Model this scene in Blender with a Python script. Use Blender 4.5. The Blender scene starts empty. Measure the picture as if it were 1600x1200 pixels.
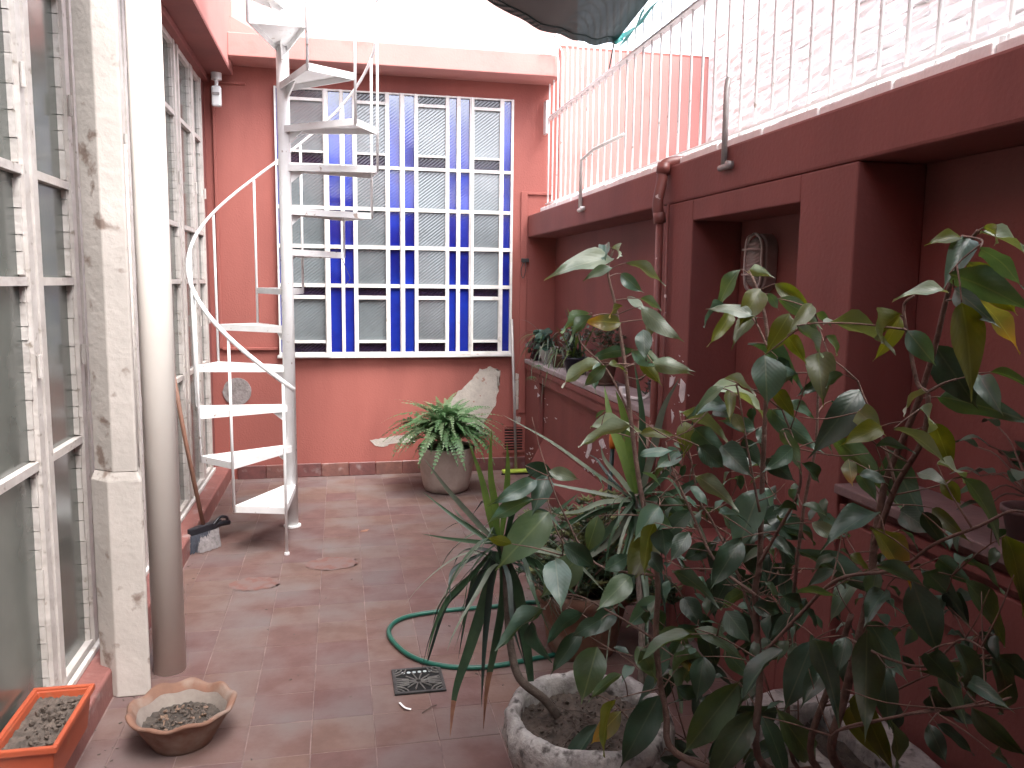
import bpy, bmesh, math, random
from mathutils import Vector, Matrix, noise
random.seed(7)
R = math.radians
S = bpy.context.scene
C = S.collection

# ------------------------------------------------------------ camera, world, sun, exposure
MR = Matrix(((0.97872, 0.013628, -0.204745), (-0.204869, 0.121404, -0.971231), (0.011621, 0.99251, 0.121612)))
CAM = Vector((0, 0, 1.45)); F = 1280.0
cam = bpy.data.cameras.new('camera'); co = bpy.data.objects.new('camera', cam); C.objects.link(co)
cam.sensor_width = 36; cam.lens = 28.8; cam.clip_start = .02; cam.clip_end = 500
co.matrix_world = Matrix.Translation(CAM) @ MR.to_4x4(); S.camera = co
def ray(px, py): return (MR @ Vector((px - 800, 600 - py, -F))).normalized()
def P(px, py, y):
    d = ray(px, py); return CAM + d * (y / d.y)
def PX(px, py, x):
    d = ray(px, py); return CAM + d * (x / d.x)
def PZ(px, py, z):
    d = ray(px, py); return CAM + d * ((z - CAM.z) / d.z)

SUN_EL, SUN_AZ = 60, 150          # azimuth clockwise from +Y
w = bpy.data.worlds.new('World'); S.world = w; w.use_nodes = True
nt = w.node_tree; bg = nt.nodes['Background']; bg.inputs[1].default_value = .15
sky = nt.nodes.new('ShaderNodeTexSky'); sky.sky_type = 'NISHITA'; sky.sun_disc = False
sky.sun_elevation = R(SUN_EL); sky.sun_rotation = R(SUN_AZ); sky.dust_density = 3.0; sky.ozone_density = .6; sky.air_density = 1.0
hs = nt.nodes.new('ShaderNodeHueSaturation'); hs.inputs['Saturation'].default_value = .38
nt.links.new(sky.outputs[0], hs.inputs['Color']); nt.links.new(hs.outputs[0], bg.inputs[0])
sl = bpy.data.lights.new('sun', 'SUN'); sl.energy = .5; sl.angle = R(45); sl.color = (1, .97, .94)
so = bpy.data.objects.new('sun', sl); C.objects.link(so)
sd = Vector((math.sin(R(SUN_AZ)) * math.cos(R(SUN_EL)), math.cos(R(SUN_AZ)) * math.cos(R(SUN_EL)), math.sin(R(SUN_EL))))
so.rotation_euler = sd.to_track_quat('Z', 'Y').to_euler(); so.location = sd * 20
S.view_settings.view_transform = 'Standard'; S.view_settings.look = 'None'; S.view_settings.gamma = 1
S.view_settings.exposure = 2.88; S.view_settings.use_curve_mapping = False

# ------------------------------------------------------------ helpers
def add_box(bm, x0, x1, y0, y1, z0, z1):
    v = [bm.verts.new((x, y, z)) for z in (z0, z1) for (x, y) in ((x0, y0), (x1, y0), (x1, y1), (x0, y1))]
    for f in ((3, 2, 1, 0), (4, 5, 6, 7), (0, 1, 5, 4), (1, 2, 6, 5), (2, 3, 7, 6), (3, 0, 4, 7)): bm.faces.new([v[i] for i in f])
def add_prism(bm, poly, z0, z1, f=lambda x, y, z: (x, y, z)):
    a = [bm.verts.new(f(x, y, z0)) for x, y in poly]; b = [bm.verts.new(f(x, y, z1)) for x, y in poly]; n = len(poly)
    bm.faces.new(a[::-1]); bm.faces.new(b)
    for i in range(n): bm.faces.new((a[i], a[(i + 1) % n], b[(i + 1) % n], b[i]))
def frame(t):
    u = t.cross(Vector((0, 0, 1)));
    if u.length < .05: u = t.cross(Vector((1, 0, 0)))
    u.normalize(); return u, u.cross(t).normalized()
def add_tube(bm, pts, r, n=8, caps=True, r1=None, flat=1.0):
    pts = [Vector(p) for p in pts]; rings = []; m = len(pts); pu = None
    for i, p in enumerate(pts):
        t = (pts[min(i + 1, m - 1)] - pts[max(i - 1, 0)]).normalized()
        if pu is None: u, v = frame(t)
        else:
            u = (pu - t * pu.dot(t)).normalized(); v = u.cross(t).normalized()
        pu = u
        rr = r[i] if isinstance(r, (list, tuple)) else (r + (r1 - r) * i / (m - 1) if r1 is not None else r)
        rings.append([bm.verts.new(p + u * math.cos(2 * math.pi * k / n) * rr + v * math.sin(2 * math.pi * k / n) * rr * flat) for k in range(n)])
    for a, b in zip(rings, rings[1:]):
        for k in range(n): bm.faces.new((a[k], a[(k + 1) % n], b[(k + 1) % n], b[k]))
    if caps and n > 2:
        bm.faces.new(rings[0][::-1]); bm.faces.new(rings[-1])
def add_lathe(bm, prof, c=(0, 0, 0), n=32, fn=None, closed=False, base=True):
    rings = []
    for j, (r, z) in enumerate(prof):
        ring = []
        for k in range(n):
            a = 2 * math.pi * k / n; rr, zz = (r, z) if fn is None else fn(r, z, a, j)
            ring.append(bm.verts.new((c[0] + rr * math.cos(a), c[1] + rr * math.sin(a), c[2] + zz)))
        rings.append(ring)
    for a, b in zip(rings, rings[1:]):
        for k in range(n): bm.faces.new((a[k], a[(k + 1) % n], b[(k + 1) % n], b[k]))
    if prof[0][0] > 0 and base: bm.faces.new(rings[0][::-1])
    if prof[-1][0] > 0 and not closed: bm.faces.new(rings[-1])
def smooth_pts(pts, n=6):
    pts = [Vector(p) for p in pts]; out = []
    q = [pts[0] * 2 - pts[1]] + pts + [pts[-1] * 2 - pts[-2]]
    for i in range(1, len(q) - 2):
        for k in range(n):
            t = k / n; a, b, c, d = q[i - 1], q[i], q[i + 1], q[i + 2]
            out.append(.5 * ((2 * b) + (c - a) * t + (2 * a - 5 * b + 4 * c - d) * t * t + (3 * b - a - 3 * c + d) * t ** 3))
    out.append(pts[-1]); return out
def obj(name, bm, m, parent=None, smooth=False, bevel=0, loc=None):
    me = bpy.data.meshes.new(name)
    if isinstance(bm, bmesh.types.BMesh):
        bmesh.ops.recalc_face_normals(bm, faces=bm.faces); bm.to_mesh(me); bm.free()
    else: me = bm
    if m is not None and not me.materials: me.materials.append(m)
    if smooth:
        for p in me.polygons: p.use_smooth = True
    o = bpy.data.objects.new(name, me); C.objects.link(o)
    if parent: 
        o.parent = parent; o.matrix_parent_inverse = Matrix.Translation(-parent.location) if parent.type == 'EMPTY' and parent.rotation_euler.z == 0 else Matrix.Identity(4)
    if loc is not None: o.location = loc
    if bevel:
        b = o.modifiers.new('bevel', 'BEVEL'); b.width = bevel; b.segments = 2; b.limit_method = 'ANGLE'
    return o
def tag(o, label=None, cat=None, group=None, kind=None):
    if label: o['label'] = label
    if cat: o['category'] = cat
    if group: o['group'] = group
    if kind: o['kind'] = kind
    return o
def thing(name, loc, label, cat, group=None):
    o = bpy.data.objects.new(name, None); C.objects.link(o); o.location = loc; o.empty_display_size = .1
    return tag(o, label, cat, group)
def part(name, src, parent, loc, rot=(0, 0, 0), sc=(1, 1, 1)):      # a copy that shares mesh data
    o = src.copy(); C.objects.link(o); o.name = name; o.parent = parent
    o.matrix_parent_inverse = Matrix.Translation(-parent.location) if parent.type == 'EMPTY' else Matrix.Identity(4)
    o.location = loc; o.rotation_euler = rot; o.scale = sc; return o
BM = bmesh.new

# ------------------------------------------------------------ materials
def mat(name, col, rough=.6, c2=None, scale=3., bump=0., bscale=80., spec=.5, metal=0., coord='world', rnd=0., trans=0., dirt=None, dscale=6., dlo=.55, dhi=.75, streak=False, detail=8):
    m = bpy.data.materials.new(name); m.use_nodes = True; t = m.node_tree; N = t.nodes; L = t.links
    b = N['Principled BSDF']; b.inputs['Roughness'].default_value = rough; b.inputs['Specular IOR Level'].default_value = spec; b.inputs['Metallic'].default_value = metal
    if coord == 'world': cs = N.new('ShaderNodeNewGeometry').outputs['Position']
    else: cs = N.new('ShaderNodeTexCoord').outputs['Object']
    c1 = (*col, 1); c2 = (*(c2 or [x * .8 for x in col]), 1)
    n1 = N.new('ShaderNodeTexNoise'); n1.inputs['Scale'].default_value = scale; n1.inputs['Detail'].default_value = detail; n1.inputs['Roughness'].default_value = .62
    vec = cs
    if streak:
        mp = N.new('ShaderNodeMapping'); mp.inputs['Scale'].default_value = (1, 1, .22); L.new(cs, mp.inputs[0]); vec = mp.outputs[0]
    L.new(vec, n1.inputs['Vector'])
    r = N.new('ShaderNodeValToRGB'); r.color_ramp.elements[0].position = .35; r.color_ramp.elements[1].position = .66
    r.color_ramp.elements[0].color = c2; r.color_ramp.elements[1].color = c1; L.new(n1.outputs[0], r.inputs[0]); out = r.outputs[0]
    if dirt:
        n2 = N.new('ShaderNodeTexNoise'); n2.inputs['Scale'].default_value = dscale; n2.inputs['Detail'].default_value = 10; L.new(vec, n2.inputs['Vector'])
        rr = N.new('ShaderNodeMapRange'); rr.inputs[1].default_value = dlo; rr.inputs[2].default_value = dhi; L.new(n2.outputs[0], rr.inputs[0])
        mx = N.new('ShaderNodeMixRGB'); L.new(rr.outputs[0], mx.inputs[0]); L.new(out, mx.inputs[1]); mx.inputs[2].default_value = (*dirt, 1); out = mx.outputs[0]
    if rnd:
        oi = N.new('ShaderNodeObjectInfo'); mr = N.new('ShaderNodeMapRange'); mr.inputs[3].default_value = 1 - rnd; mr.inputs[4].default_value = 1 + rnd
        L.new(oi.outputs['Random'], mr.inputs[0]); h = N.new('ShaderNodeHueSaturation'); L.new(out, h.inputs['Color']); L.new(mr.outputs[0], h.inputs['Value'])
        m2 = N.new('ShaderNodeMath'); m2.operation = 'MULTIPLY_ADD'; m2.inputs[1].default_value = .025; m2.inputs[2].default_value = .4875; L.new(oi.outputs['Random'], m2.inputs[0]); L.new(m2.outputs[0], h.inputs['Hue']); out = h.outputs[0]
    L.new(out, b.inputs['Base Color'])
    if bump:
        n3 = N.new('ShaderNodeTexNoise'); n3.inputs['Scale'].default_value = bscale; n3.inputs['Detail'].default_value = 6; L.new(cs, n3.inputs['Vector'])
        bp = N.new('ShaderNodeBump'); bp.inputs['Strength'].default_value = bump; bp.inputs['Distance'].default_value = .004
        ad = N.new('ShaderNodeMath'); ad.operation = 'MULTIPLY_ADD'; L.new(n1.outputs[0], ad.inputs[0]); ad.inputs[1].default_value = 2.; L.new(n3.outputs[0], ad.inputs[2])
        L.new(ad.outputs[0], bp.inputs['Height']); L.new(bp.outputs[0], b.inputs['Normal'])
    if trans:
        tr = N.new('ShaderNodeBsdfTranslucent'); L.new(out, tr.inputs[0]); ms = N.new('ShaderNodeMixShader'); ms.inputs[0].default_value = trans
        L.new(b.outputs[0], ms.inputs[1]); L.new(tr.outputs[0], ms.inputs[2]); L.new(ms.outputs[0], N['Material Output'].inputs[0])
    return m
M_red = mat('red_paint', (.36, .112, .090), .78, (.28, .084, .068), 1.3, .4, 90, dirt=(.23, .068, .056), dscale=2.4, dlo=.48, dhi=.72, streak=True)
M_redR = mat('red_paint_shaded', (.235, .072, .063), .72, (.185, .056, .049), 1.9, .4, 70, dirt=(.17, .050, .045), dscale=3, dlo=.48, dhi=.72, streak=True)  # darker copy of the red: shade of the right wall put into the colour
M_cream = mat('peach_paint', (.60, .38, .35), .8, (.53, .33, .30), 1.2, .3, 70)
M_pink = mat('faded_red_lit', (.50, .225, .20), .8, (.44, .19, .17), 1.5, .3, 70, dirt=(.36, .14, .12), dscale=4, dlo=.6, dhi=.8)  # lighter copy of the red: brightness and flare in the colour, some weathering
M_plaster = mat('bare_plaster', (.56, .51, .45), .92, (.42, .38, .34), 14, .8, 120, dirt=(.36, .22, .18), dscale=26, dlo=.64, dhi=.68)
M_white = mat('white_enamel', (.74, .73, .71), .45, (.60, .58, .55), 9, .25, 60, dirt=(.42, .36, .30), dscale=14, dlo=.62, dhi=.74)
M_stair = mat('stair_enamel', (.84, .84, .84), .5, (.76, .75, .74), 10, .2, 60, dirt=(.40, .32, .27), dscale=26, dlo=.66, dhi=.72)
M_frameL = mat('old_frame_paint', (.60, .56, .53), .65, (.48, .44, .41), 12, .7, 45, dirt=(.30, .26, .22), dscale=26, dlo=.64, dhi=.72)
M_pillar = mat('pillar_paint', (.56, .51, .47), .75, (.46, .42, .385), 4, .6, 40, dirt=(.24, .18, .15), dscale=12, dlo=.60, dhi=.68)
M_pipe = mat('pipe_cream', (.84, .80, .74), .38, (.78, .73, .67), 2, .06, 30, dirt=(.45, .40, .36), dscale=24, dlo=.74, dhi=.78)
M_tile = mat('clay_floor_tile', (.155, .086, .073), .85, (.115, .062, .053), 7, .35, 60, rnd=.09, dirt=(.145, .112, .106), dscale=3.5, dlo=.42, dhi=.68)
M_skirt = mat('clay_skirting_tile', (.20, .085, .075), .4, (.13, .06, .055), 16, .3, 60, rnd=.2, dirt=(.30, .24, .23), dscale=12, dlo=.58, dhi=.75)
M_grout = mat('grout', (.25, .17, .155), .9, (.12, .08, .075), 9, .5, 90)
M_kerb = mat('kerb_red', (.28, .115, .10), .55, (.21, .085, .075), 8, .4, 60, dirt=(.36, .28, .26), dscale=9, dlo=.58, dhi=.72)
M_conc = mat('sill_concrete', (.36, .31, .31), .8, (.28, .24, .24), 8, .5, 60, dirt=(.18, .14, .13), dscale=14, dlo=.6, dhi=.75)
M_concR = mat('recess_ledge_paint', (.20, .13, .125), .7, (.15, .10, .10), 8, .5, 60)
M_planter = mat('weathered_concrete', (.50, .48, .46), .95, (.27, .25, .24), 22, 1., 70, dirt=(.10, .09, .085), dscale=30, dlo=.56, dhi=.68)
M_terra = mat('terracotta', (.21, .105, .07), .85, (.15, .078, .052), 12, .3, 60, coord='object', dirt=(.26, .20, .165), dscale=9, dlo=.50, dhi=.70)
M_terraIn = mat('mossy_terracotta', (.27, .23, .20), .9, (.19, .15, .13), 12, .4, 60, coord='object')
M_orange = mat('orange_plastic', (.42, .085, .035), .45, (.36, .07, .03), 6, .05, 40, dirt=(.35, .14, .08), dscale=14, dlo=.62, dhi=.75)
M_potbeige = mat('beige_pot', (.50, .42, .37), .75, (.38, .31, .27), 9, .3, 60, dirt=(.26, .19, .16), dscale=9, dlo=.55, dhi=.75)
M_soil = mat('soil', (.085, .068, .055), 1., (.04, .032, .027), 40, 1., 90)
M_soilpale = mat('pale_soil', (.13, .10, .082), 1., (.06, .048, .04), 30, 1., 90)
M_brownpipe = mat('brown_pipe_paint', (.20, .06, .05), .4, (.15, .05, .042), 9, .2, 50, dirt=(.5, .42, .4), dscale=26, dlo=.66, dhi=.69)
M_brick = mat('white_painted_stone', (.88, .88, .86), .75, (.76, .76, .75), 9, .8, 40, rnd=.06)
M_bark = mat('bark', (.20, .125, .10), .85, (.12, .075, .06), 30, .8, 60)
M_barkd = mat('grey_bark', (.13, .10, .082), .9, (.065, .05, .04), 40, .8, 60)
M_twig = mat('twig_bark', (.20, .12, .09), .8, (.11, .07, .055), 30, .2, 60)
M_hose = mat('green_rubber', (.012, .11, .075), .35, (.01, .085, .06), 6)
M_iron = mat('cast_iron', (.06, .058, .055), .6, (.03, .03, .03), 30, .4, 80, metal=.3)
M_black = mat('black_plastic', (.018, .018, .024), .4, (.012, .012, .016), 8)
M_navy = mat('dark_navy_plastic', (.012, .013, .035), .35, (.010, .010, .025), 8)
M_wplastic = mat('white_plastic', (.78, .78, .78), .35, (.72, .72, .72), 8)
M_greymetal = mat('grey_metal', (.40, .38, .37), .45, (.3, .28, .27), 12, .2, 50, metal=.3)
M_wood = mat('broom_handle_wood', (.25, .125, .085), .55, (.18, .09, .06), 16)
M_bristle = mat('dark_bristles', (.03, .035, .05), .8, (.02, .02, .03), 60)
M_mop = mat('grey_fibres', (.24, .21, .21), .95, (.13, .115, .115), 50)
M_lime = mat('lime_plastic', (.45, .60, .08), .4, (.38, .5, .06), 8)
M_net = bpy.data.materials.new('shade_net')
def glass(name, col, rough, pscale, pstr, spec=.8, c2=None, dia=True, ior=1.5):
    m = bpy.data.materials.new(name); m.use_nodes = True; N = m.node_tree.nodes; L = m.node_tree.links; b = N['Principled BSDF']
    b.inputs['Roughness'].default_value = rough; b.inputs['Specular IOR Level'].default_value = spec; b.inputs['IOR'].default_value = ior
    g = N.new('ShaderNodeNewGeometry'); n = N.new('ShaderNodeTexNoise'); n.inputs['Scale'].default_value = 3; n.inputs['Detail'].default_value = 6; L.new(g.outputs['Position'], n.inputs['Vector'])
    r = N.new('ShaderNodeValToRGB'); r.color_ramp.elements[0].position = .35; r.color_ramp.elements[1].position = .65
    r.color_ramp.elements[0].color = (*(c2 or [x * .75 for x in col]), 1); r.color_ramp.elements[1].color = (*col, 1); L.new(n.outputs[0], r.inputs[0])
    oi = N.new('ShaderNodeObjectInfo'); mr = N.new('ShaderNodeMapRange'); mr.inputs[3].default_value = .85; mr.inputs[4].default_value = 1.15; L.new(oi.outputs['Random'], mr.inputs[0])
    h = N.new('ShaderNodeHueSaturation'); L.new(r.outputs[0], h.inputs['Color']); L.new(mr.outputs[0], h.inputs['Value']); L.new(h.outputs[0], b.inputs['Base Color'])
    if pstr:
        mp = N.new('ShaderNodeMapping'); mp.inputs['Rotation'].default_value = (0, R(38) if dia else 0, 0); L.new(g.outputs['Position'], mp.inputs[0])
        wv = N.new('ShaderNodeTexWave'); wv.bands_direction = 'Z'; wv.inputs['Scale'].default_value = pscale; wv.inputs['Distortion'].default_value = .6; L.new(mp.outputs[0], wv.inputs['Vector'])
        n2 = N.new('ShaderNodeTexNoise'); n2.inputs['Scale'].default_value = pscale * .9; L.new(g.outputs['Position'], n2.inputs['Vector'])
        ad = N.new('ShaderNodeMath'); ad.operation = 'ADD'; L.new(wv.outputs[1], ad.inputs[0]); L.new(n2.outputs[0], ad.inputs[1])
        bp = N.new('ShaderNodeBump'); bp.inputs['Strength'].default_value = pstr; bp.inputs['Distance'].default_value = .004; L.new(ad.outputs[0], bp.inputs['Height']); L.new(bp.outputs[0], b.inputs['Normal'])
    return m
M_gclear = glass('figured_grey_glass', (.15, .175, .185), .10, 17, .45, ior=1.8)
M_gblue = glass('cobalt_glass', (.010, .034, .33), .07, 17, .12, c2=(.006, .012, .17), ior=1.75)
M_gblack = glass('dark_violet_glass', (.016, .010, .026), .1, 17, .25)
M_gleft = glass('frosted_green_grey_glass', (.10, .115, .10), .17, 3, .06, spec=.8, c2=(.07, .082, .074), dia=False)
def setup_net():
    m = M_net; m.use_nodes = True; N = m.node_tree.nodes; L = m.node_tree.links; b = N['Principled BSDF']; b.inputs['Base Color'].default_value = (.004, .018, .017, 1); b.inputs['Roughness'].default_value = .8
    tr = N.new('ShaderNodeBsdfTransparent'); mx = N.new('ShaderNodeMixShader'); g = N.new('ShaderNodeTexCoord'); n = N.new('ShaderNodeTexNoise'); n.inputs['Scale'].default_value = 4; L.new(g.outputs['Object'], n.inputs['Vector'])
    wv = N.new('ShaderNodeTexWave'); wv.inputs['Scale'].default_value = 40; L.new(g.outputs['Object'], wv.inputs['Vector'])
    wv2 = N.new('ShaderNodeTexWave'); wv2.bands_direction = 'Y'; wv2.inputs['Scale'].default_value = 40; L.new(g.outputs['Object'], wv2.inputs['Vector'])
    mu = N.new('ShaderNodeMath'); mu.operation = 'MULTIPLY'; L.new(wv.outputs[1], mu.inputs[0]); L.new(wv2.outputs[1], mu.inputs[1])
    mr = N.new('ShaderNodeMapRange'); mr.inputs[3].default_value = .0; mr.inputs[4].default_value = .07; L.new(mu.outputs[0], mr.inputs[0])
    L.new(mr.outputs[0], mx.inputs[0]); L.new(b.outputs[0], mx.inputs[1]); L.new(tr.outputs[0], mx.inputs[2]); L.new(mx.outputs[0], N['Material Output'].inputs[0])
setup_net()
M_hem = mat('net_hem', (.02, .22, .20), .7, (.015, .17, .16), 9)
def leafmat(name, col, c2, rib, rough=.38, trans=.3, spot=None, edge=None):
    m = bpy.data.materials.new(name); m.use_nodes = True; N = m.node_tree.nodes; L = m.node_tree.links; b = N['Principled BSDF']
    b.inputs['Roughness'].default_value = rough; b.inputs['Specular IOR Level'].default_value = .8
    tc = N.new('ShaderNodeTexCoord'); sp = N.new('ShaderNodeSeparateXYZ'); L.new(tc.outputs['Object'], sp.inputs[0])
    g = N.new('ShaderNodeNewGeometry'); n = N.new('ShaderNodeTexNoise'); n.inputs['Scale'].default_value = 18; n.inputs['Detail'].default_value = 6; L.new(g.outputs['Position'], n.inputs['Vector'])
    r = N.new('ShaderNodeValToRGB'); r.color_ramp.elements[0].position = .38; r.color_ramp.elements[1].position = .62; r.color_ramp.elements[0].color = (*col, 1); r.color_ramp.elements[1].color = (*c2, 1); L.new(n.outputs[0], r.inputs[0]); out = r.outputs[0]
    if edge:                                                   # yellowing towards the tip
        mr = N.new('ShaderNodeMapRange'); mr.inputs[1].default_value = .45; mr.inputs[2].default_value = .95; L.new(sp.outputs[1], mr.inputs[0])
        mx = N.new('ShaderNodeMixRGB'); L.new(mr.outputs[0], mx.inputs[0]); L.new(out, mx.inputs[1]); mx.inputs[2].default_value = (*edge, 1); out = mx.outputs[0]
    ab = N.new('ShaderNodeMath'); ab.operation = 'ABSOLUTE'; L.new(sp.outputs[0], ab.inputs[0])
    lt = N.new('ShaderNodeMapRange'); lt.inputs[1].default_value = .012; lt.inputs[2].default_value = .03; lt.inputs[3].default_value = .7; lt.inputs[4].default_value = 0; L.new(ab.outputs[0], lt.inputs[0])
    m3 = N.new('ShaderNodeMixRGB'); L.new(lt.outputs[0], m3.inputs[0]); L.new(out, m3.inputs[1]); m3.inputs[2].default_value = (*rib, 1); out = m3.outputs[0]
    oi = N.new('ShaderNodeObjectInfo'); mr = N.new('ShaderNodeMapRange'); mr.inputs[3].default_value = .7; mr.inputs[4].default_value = 1.3; L.new(oi.outputs['Random'], mr.inputs[0])
    h = N.new('ShaderNodeHueSaturation'); L.new(out, h.inputs['Color']); L.new(mr.outputs[0], h.inputs['Value']); out = h.outputs[0]
    L.new(out, b.inputs['Base Color'])
    # side veins as fine relief
    ml = N.new('ShaderNodeMath'); ml.operation = 'MULTIPLY_ADD'; L.new(ab.outputs[0], ml.inputs[0]); ml.inputs[1].default_value = -.8; L.new(sp.outputs[1], ml.inputs[2])
    sn = N.new('ShaderNodeMath'); sn.operation = 'MULTIPLY'; sn.inputs[1].default_value = 62; L.new(ml.outputs[0], sn.inputs[0]); si = N.new('ShaderNodeMath'); si.operation = 'SINE'; L.new(sn.outputs[0], si.inputs[0])
    ad = N.new('ShaderNodeMath'); ad.operation = 'MULTIPLY_ADD'; L.new(n.outputs[0], ad.inputs[0]); ad.inputs[1].default_value = 4; L.new(si.outputs[0], ad.inputs[2])
    bp = N.new('ShaderNodeBump'); bp.inputs['Strength'].default_value = .09; bp.inputs['Distance'].default_value = .001; L.new(ad.outputs[0], bp.inputs['Height']); L.new(bp.outputs[0], b.inputs['Normal'])
    tr = N.new('ShaderNodeBsdfTranslucent'); tm = N.new('ShaderNodeMixRGB'); tm.blend_type = 'MULTIPLY'; tm.inputs[0].default_value = 1; L.new(out, tm.inputs[1]); tm.inputs[2].default_value = (2.4, 2.2, .5, 1); L.new(tm.outputs[0], tr.inputs[0])
    ms = N.new('ShaderNodeMixShader'); ms.inputs[0].default_value = trans; L.new(b.outputs[0], ms.inputs[1]); L.new(tr.outputs[0], ms.inputs[2]); L.new(ms.outputs[0], N['Material Output'].inputs[0])
    return m
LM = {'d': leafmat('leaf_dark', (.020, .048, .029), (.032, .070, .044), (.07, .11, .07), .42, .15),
      'b': leafmat('leaf_blue_green', (.050, .105, .078), (.072, .135, .102), (.13, .18, .13), .42, .2),
      'p': leafmat('leaf_pale_sheen', (.15, .20, .145), (.20, .25, .18), (.26, .3, .23), .42, .15),  # sky reflection put into a pale leaf colour
      'g': leafmat('leaf_green', (.050, .092, .048), (.075, .122, .066), (.12, .17, .09), .42, .25),
      'y': leafmat('leaf_backlit_yellow', (.065, .085, .014), (.095, .108, .020), (.13, .15, .04), .45, .42),  # backlight through the leaf put into the colour
      'o': leafmat('leaf_yellowing', (.09, .11, .045), (.14, .13, .05), (.24, .24, .09), .45, .35, edge=(.38, .21, .04))}
M_fern = mat('fern_green', (.12, .24, .09), .5, (.07, .155, .06), 20, coord='world', trans=.3)
M_fernp = mat('fern_pale_green', (.19, .27, .14), .5, (.12, .2, .09), 20, coord='world', trans=.3)
M_drac = mat('strap_leaf_green', (.055, .105, .055), .4, (.03, .065, .035), 14, trans=.2)
M_dracl = mat('strap_leaf_light', (.14, .22, .045), .42, (.09, .16, .035), 14, trans=.35)
M_dracp = mat('strap_leaf_silvery', (.20, .24, .18), .4, (.13, .16, .12), 14, trans=.2)
M_dracd = mat('strap_leaf_dark', (.025, .045, .035), .4, (.015, .03, .025), 14, trans=.1)
M_dry = mat('dry_leaf_tip', (.30, .15, .09), .7, (.2, .09, .06), 20)
M_jade = mat('small_leaf_yellow', (.19, .20, .07), .45, (.10, .13, .045), 20, trans=.3)
M_jaded = mat('small_leaf_green', (.06, .09, .04), .45, (.03, .055, .025), 20, trans=.2)
M_burg = mat('burgundy_leaf', (.06, .014, .016), .5, (.035, .01, .012), 20, trans=.1)
M_grey_l = mat('grey_green_leaf', (.15, .21, .16), .5, (.09, .14, .10), 20, trans=.2)
M_stain = mat('rust_stain', (.155, .065, .05), .8, (.17, .085, .07), 30, dirt=(.16, .105, .095), dscale=18, dlo=.40, dhi=.55)

# ------------------------------------------------------------ ground and floor
bm = BM(); add_box(bm, -60, 60, -60, 60, -.3, -.06); tag(obj('ground', bm, M_grout), kind='structure')
bm = BM(); add_box(bm, -.95, 1.6, -1.0, 6.2, -.059, -.0022)
floor = obj('floor', bm, M_grout); tag(floor, kind='structure')
X0, Y0, T = .093, 3.25, .2
tb = []
for v in range(4):
    bm = BM(); add_box(bm, -.0988, .0988, -.0988, .0988, -.01, 0)
    for q in bm.verts: q.co.x += random.uniform(-.0008, .0008); q.co.y += random.uniform(-.0008, .0008)
    bmesh.ops.bevel(bm, geom=[e for e in bm.edges if all(q.co.z > -.001 for q in e.verts)], offset=.002, segments=1, affect='EDGES')
    o = obj('floor_tile', bm, M_tile); tb.append(o)
bmr = BM(); first = set()
for i in range(-5, 8):
    for j in range(-22, 16):
        cx, cy = X0 + T * i + .1, Y0 + T * j + .1
        if cx < -.82 or cx > 1.5 or cy > 6.2: continue
        x0, x1, y0, y1 = max(cx - .1, -.79), min(cx + .1, 1.43), cy - .1, min(cy + .1, 6.178)
        if x1 - x0 < .02 or y1 - y0 < .02: continue
        if y0 < 1.6:
            add_box(bmr, x0 + .0015, x1 - .0015, y0 + .0015, y1 - .0015, -.01, random.uniform(-.001, 0)); continue
        k = random.randrange(4)
        if k not in first: o = tb[k]; first.add(k); o.parent = floor
        else: o = tb[k].copy(); C.objects.link(o); o.name = 'floor_tile'
        o.location = ((x0 + x1) / 2, (y0 + y1) / 2, random.uniform(-.0016, .0004)); o.scale = ((x1 - x0) / .2, (y1 - y0) / .2, 1)
        o.rotation_euler = (random.uniform(-.003, .003), random.uniform(-.003, .003), 0)
o = obj('tile_field', bmr, M_tile, floor); o['kind'] = 'stuff'

def blob(pts, fmap, th, seed, amp, sub=5):
    """an irregular thin slab: pts in plane coordinates, fmap(u, v, h) -> world"""
    rnd = random.Random(seed); out = []
    n = len(pts)
    for i in range(n):
        a, b = Vector(pts[i]), Vector(pts[(i + 1) % n])
        for k in range(sub):
            p = a.lerp(b, k / sub); out.append((p.x + rnd.uniform(-amp, amp), p.y + rnd.uniform(-amp, amp)))
    bm = BM(); a = [bm.verts.new(fmap(u, v, 0)) for u, v in out]; b = [bm.verts.new(fmap(u, v, th)) for u, v in out]; n = len(out)
    bm.faces.new(b)
    for i in range(n): bm.faces.new((a[i], a[(i + 1) % n], b[(i + 1) % n], b[i]))
    bmesh.ops.triangulate(bm, faces=[f for f in bm.faces if len(f.verts) > 4]); return bm
for c, rx, ry in (((-.42, 3.97), .125, .09), ((-.06, 4.2), .14, .10)):
    pts = [(c[0] + rx * math.cos(a * .63), c[1] + ry * math.sin(a * .63)) for a in range(10)]
    obj('rust_stain', blob(pts, lambda u, v, h: (u, v, .0005 + h), .0006, 3, .008), M_stain, floor)
bm = blob([(.11, 4.75), (.15, 4.77), (.14, 4.73), (.1, 4.72)], lambda u, v, h: (u, v, .0005 + h), .001, 3, .004)
tag(obj('dry_leaf', bm, M_dry), 'small brown dry leaf lying on the floor tiles before the staircase', 'leaf')
bm = BM(); add_tube(bm, smooth_pts([(.185, 2.70, .006), (.20, 2.66, .008), (.22, 2.65, .005)], 4), .004, 5, flat=.4)
tag(obj('dry_petal', bm, M_wplastic), 'tiny pale curled petal on the floor in front of the drain grate', 'petal')
bm = BM(); add_tube(bm, [(.255, 2.62, .004), (.29, 2.655, .006), (.31, 2.665, .004)], .0015, 5)
tag(obj('twig', bm, M_barkd), 'thin dark twig lying on the floor near the drain grate', 'twig')

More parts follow.
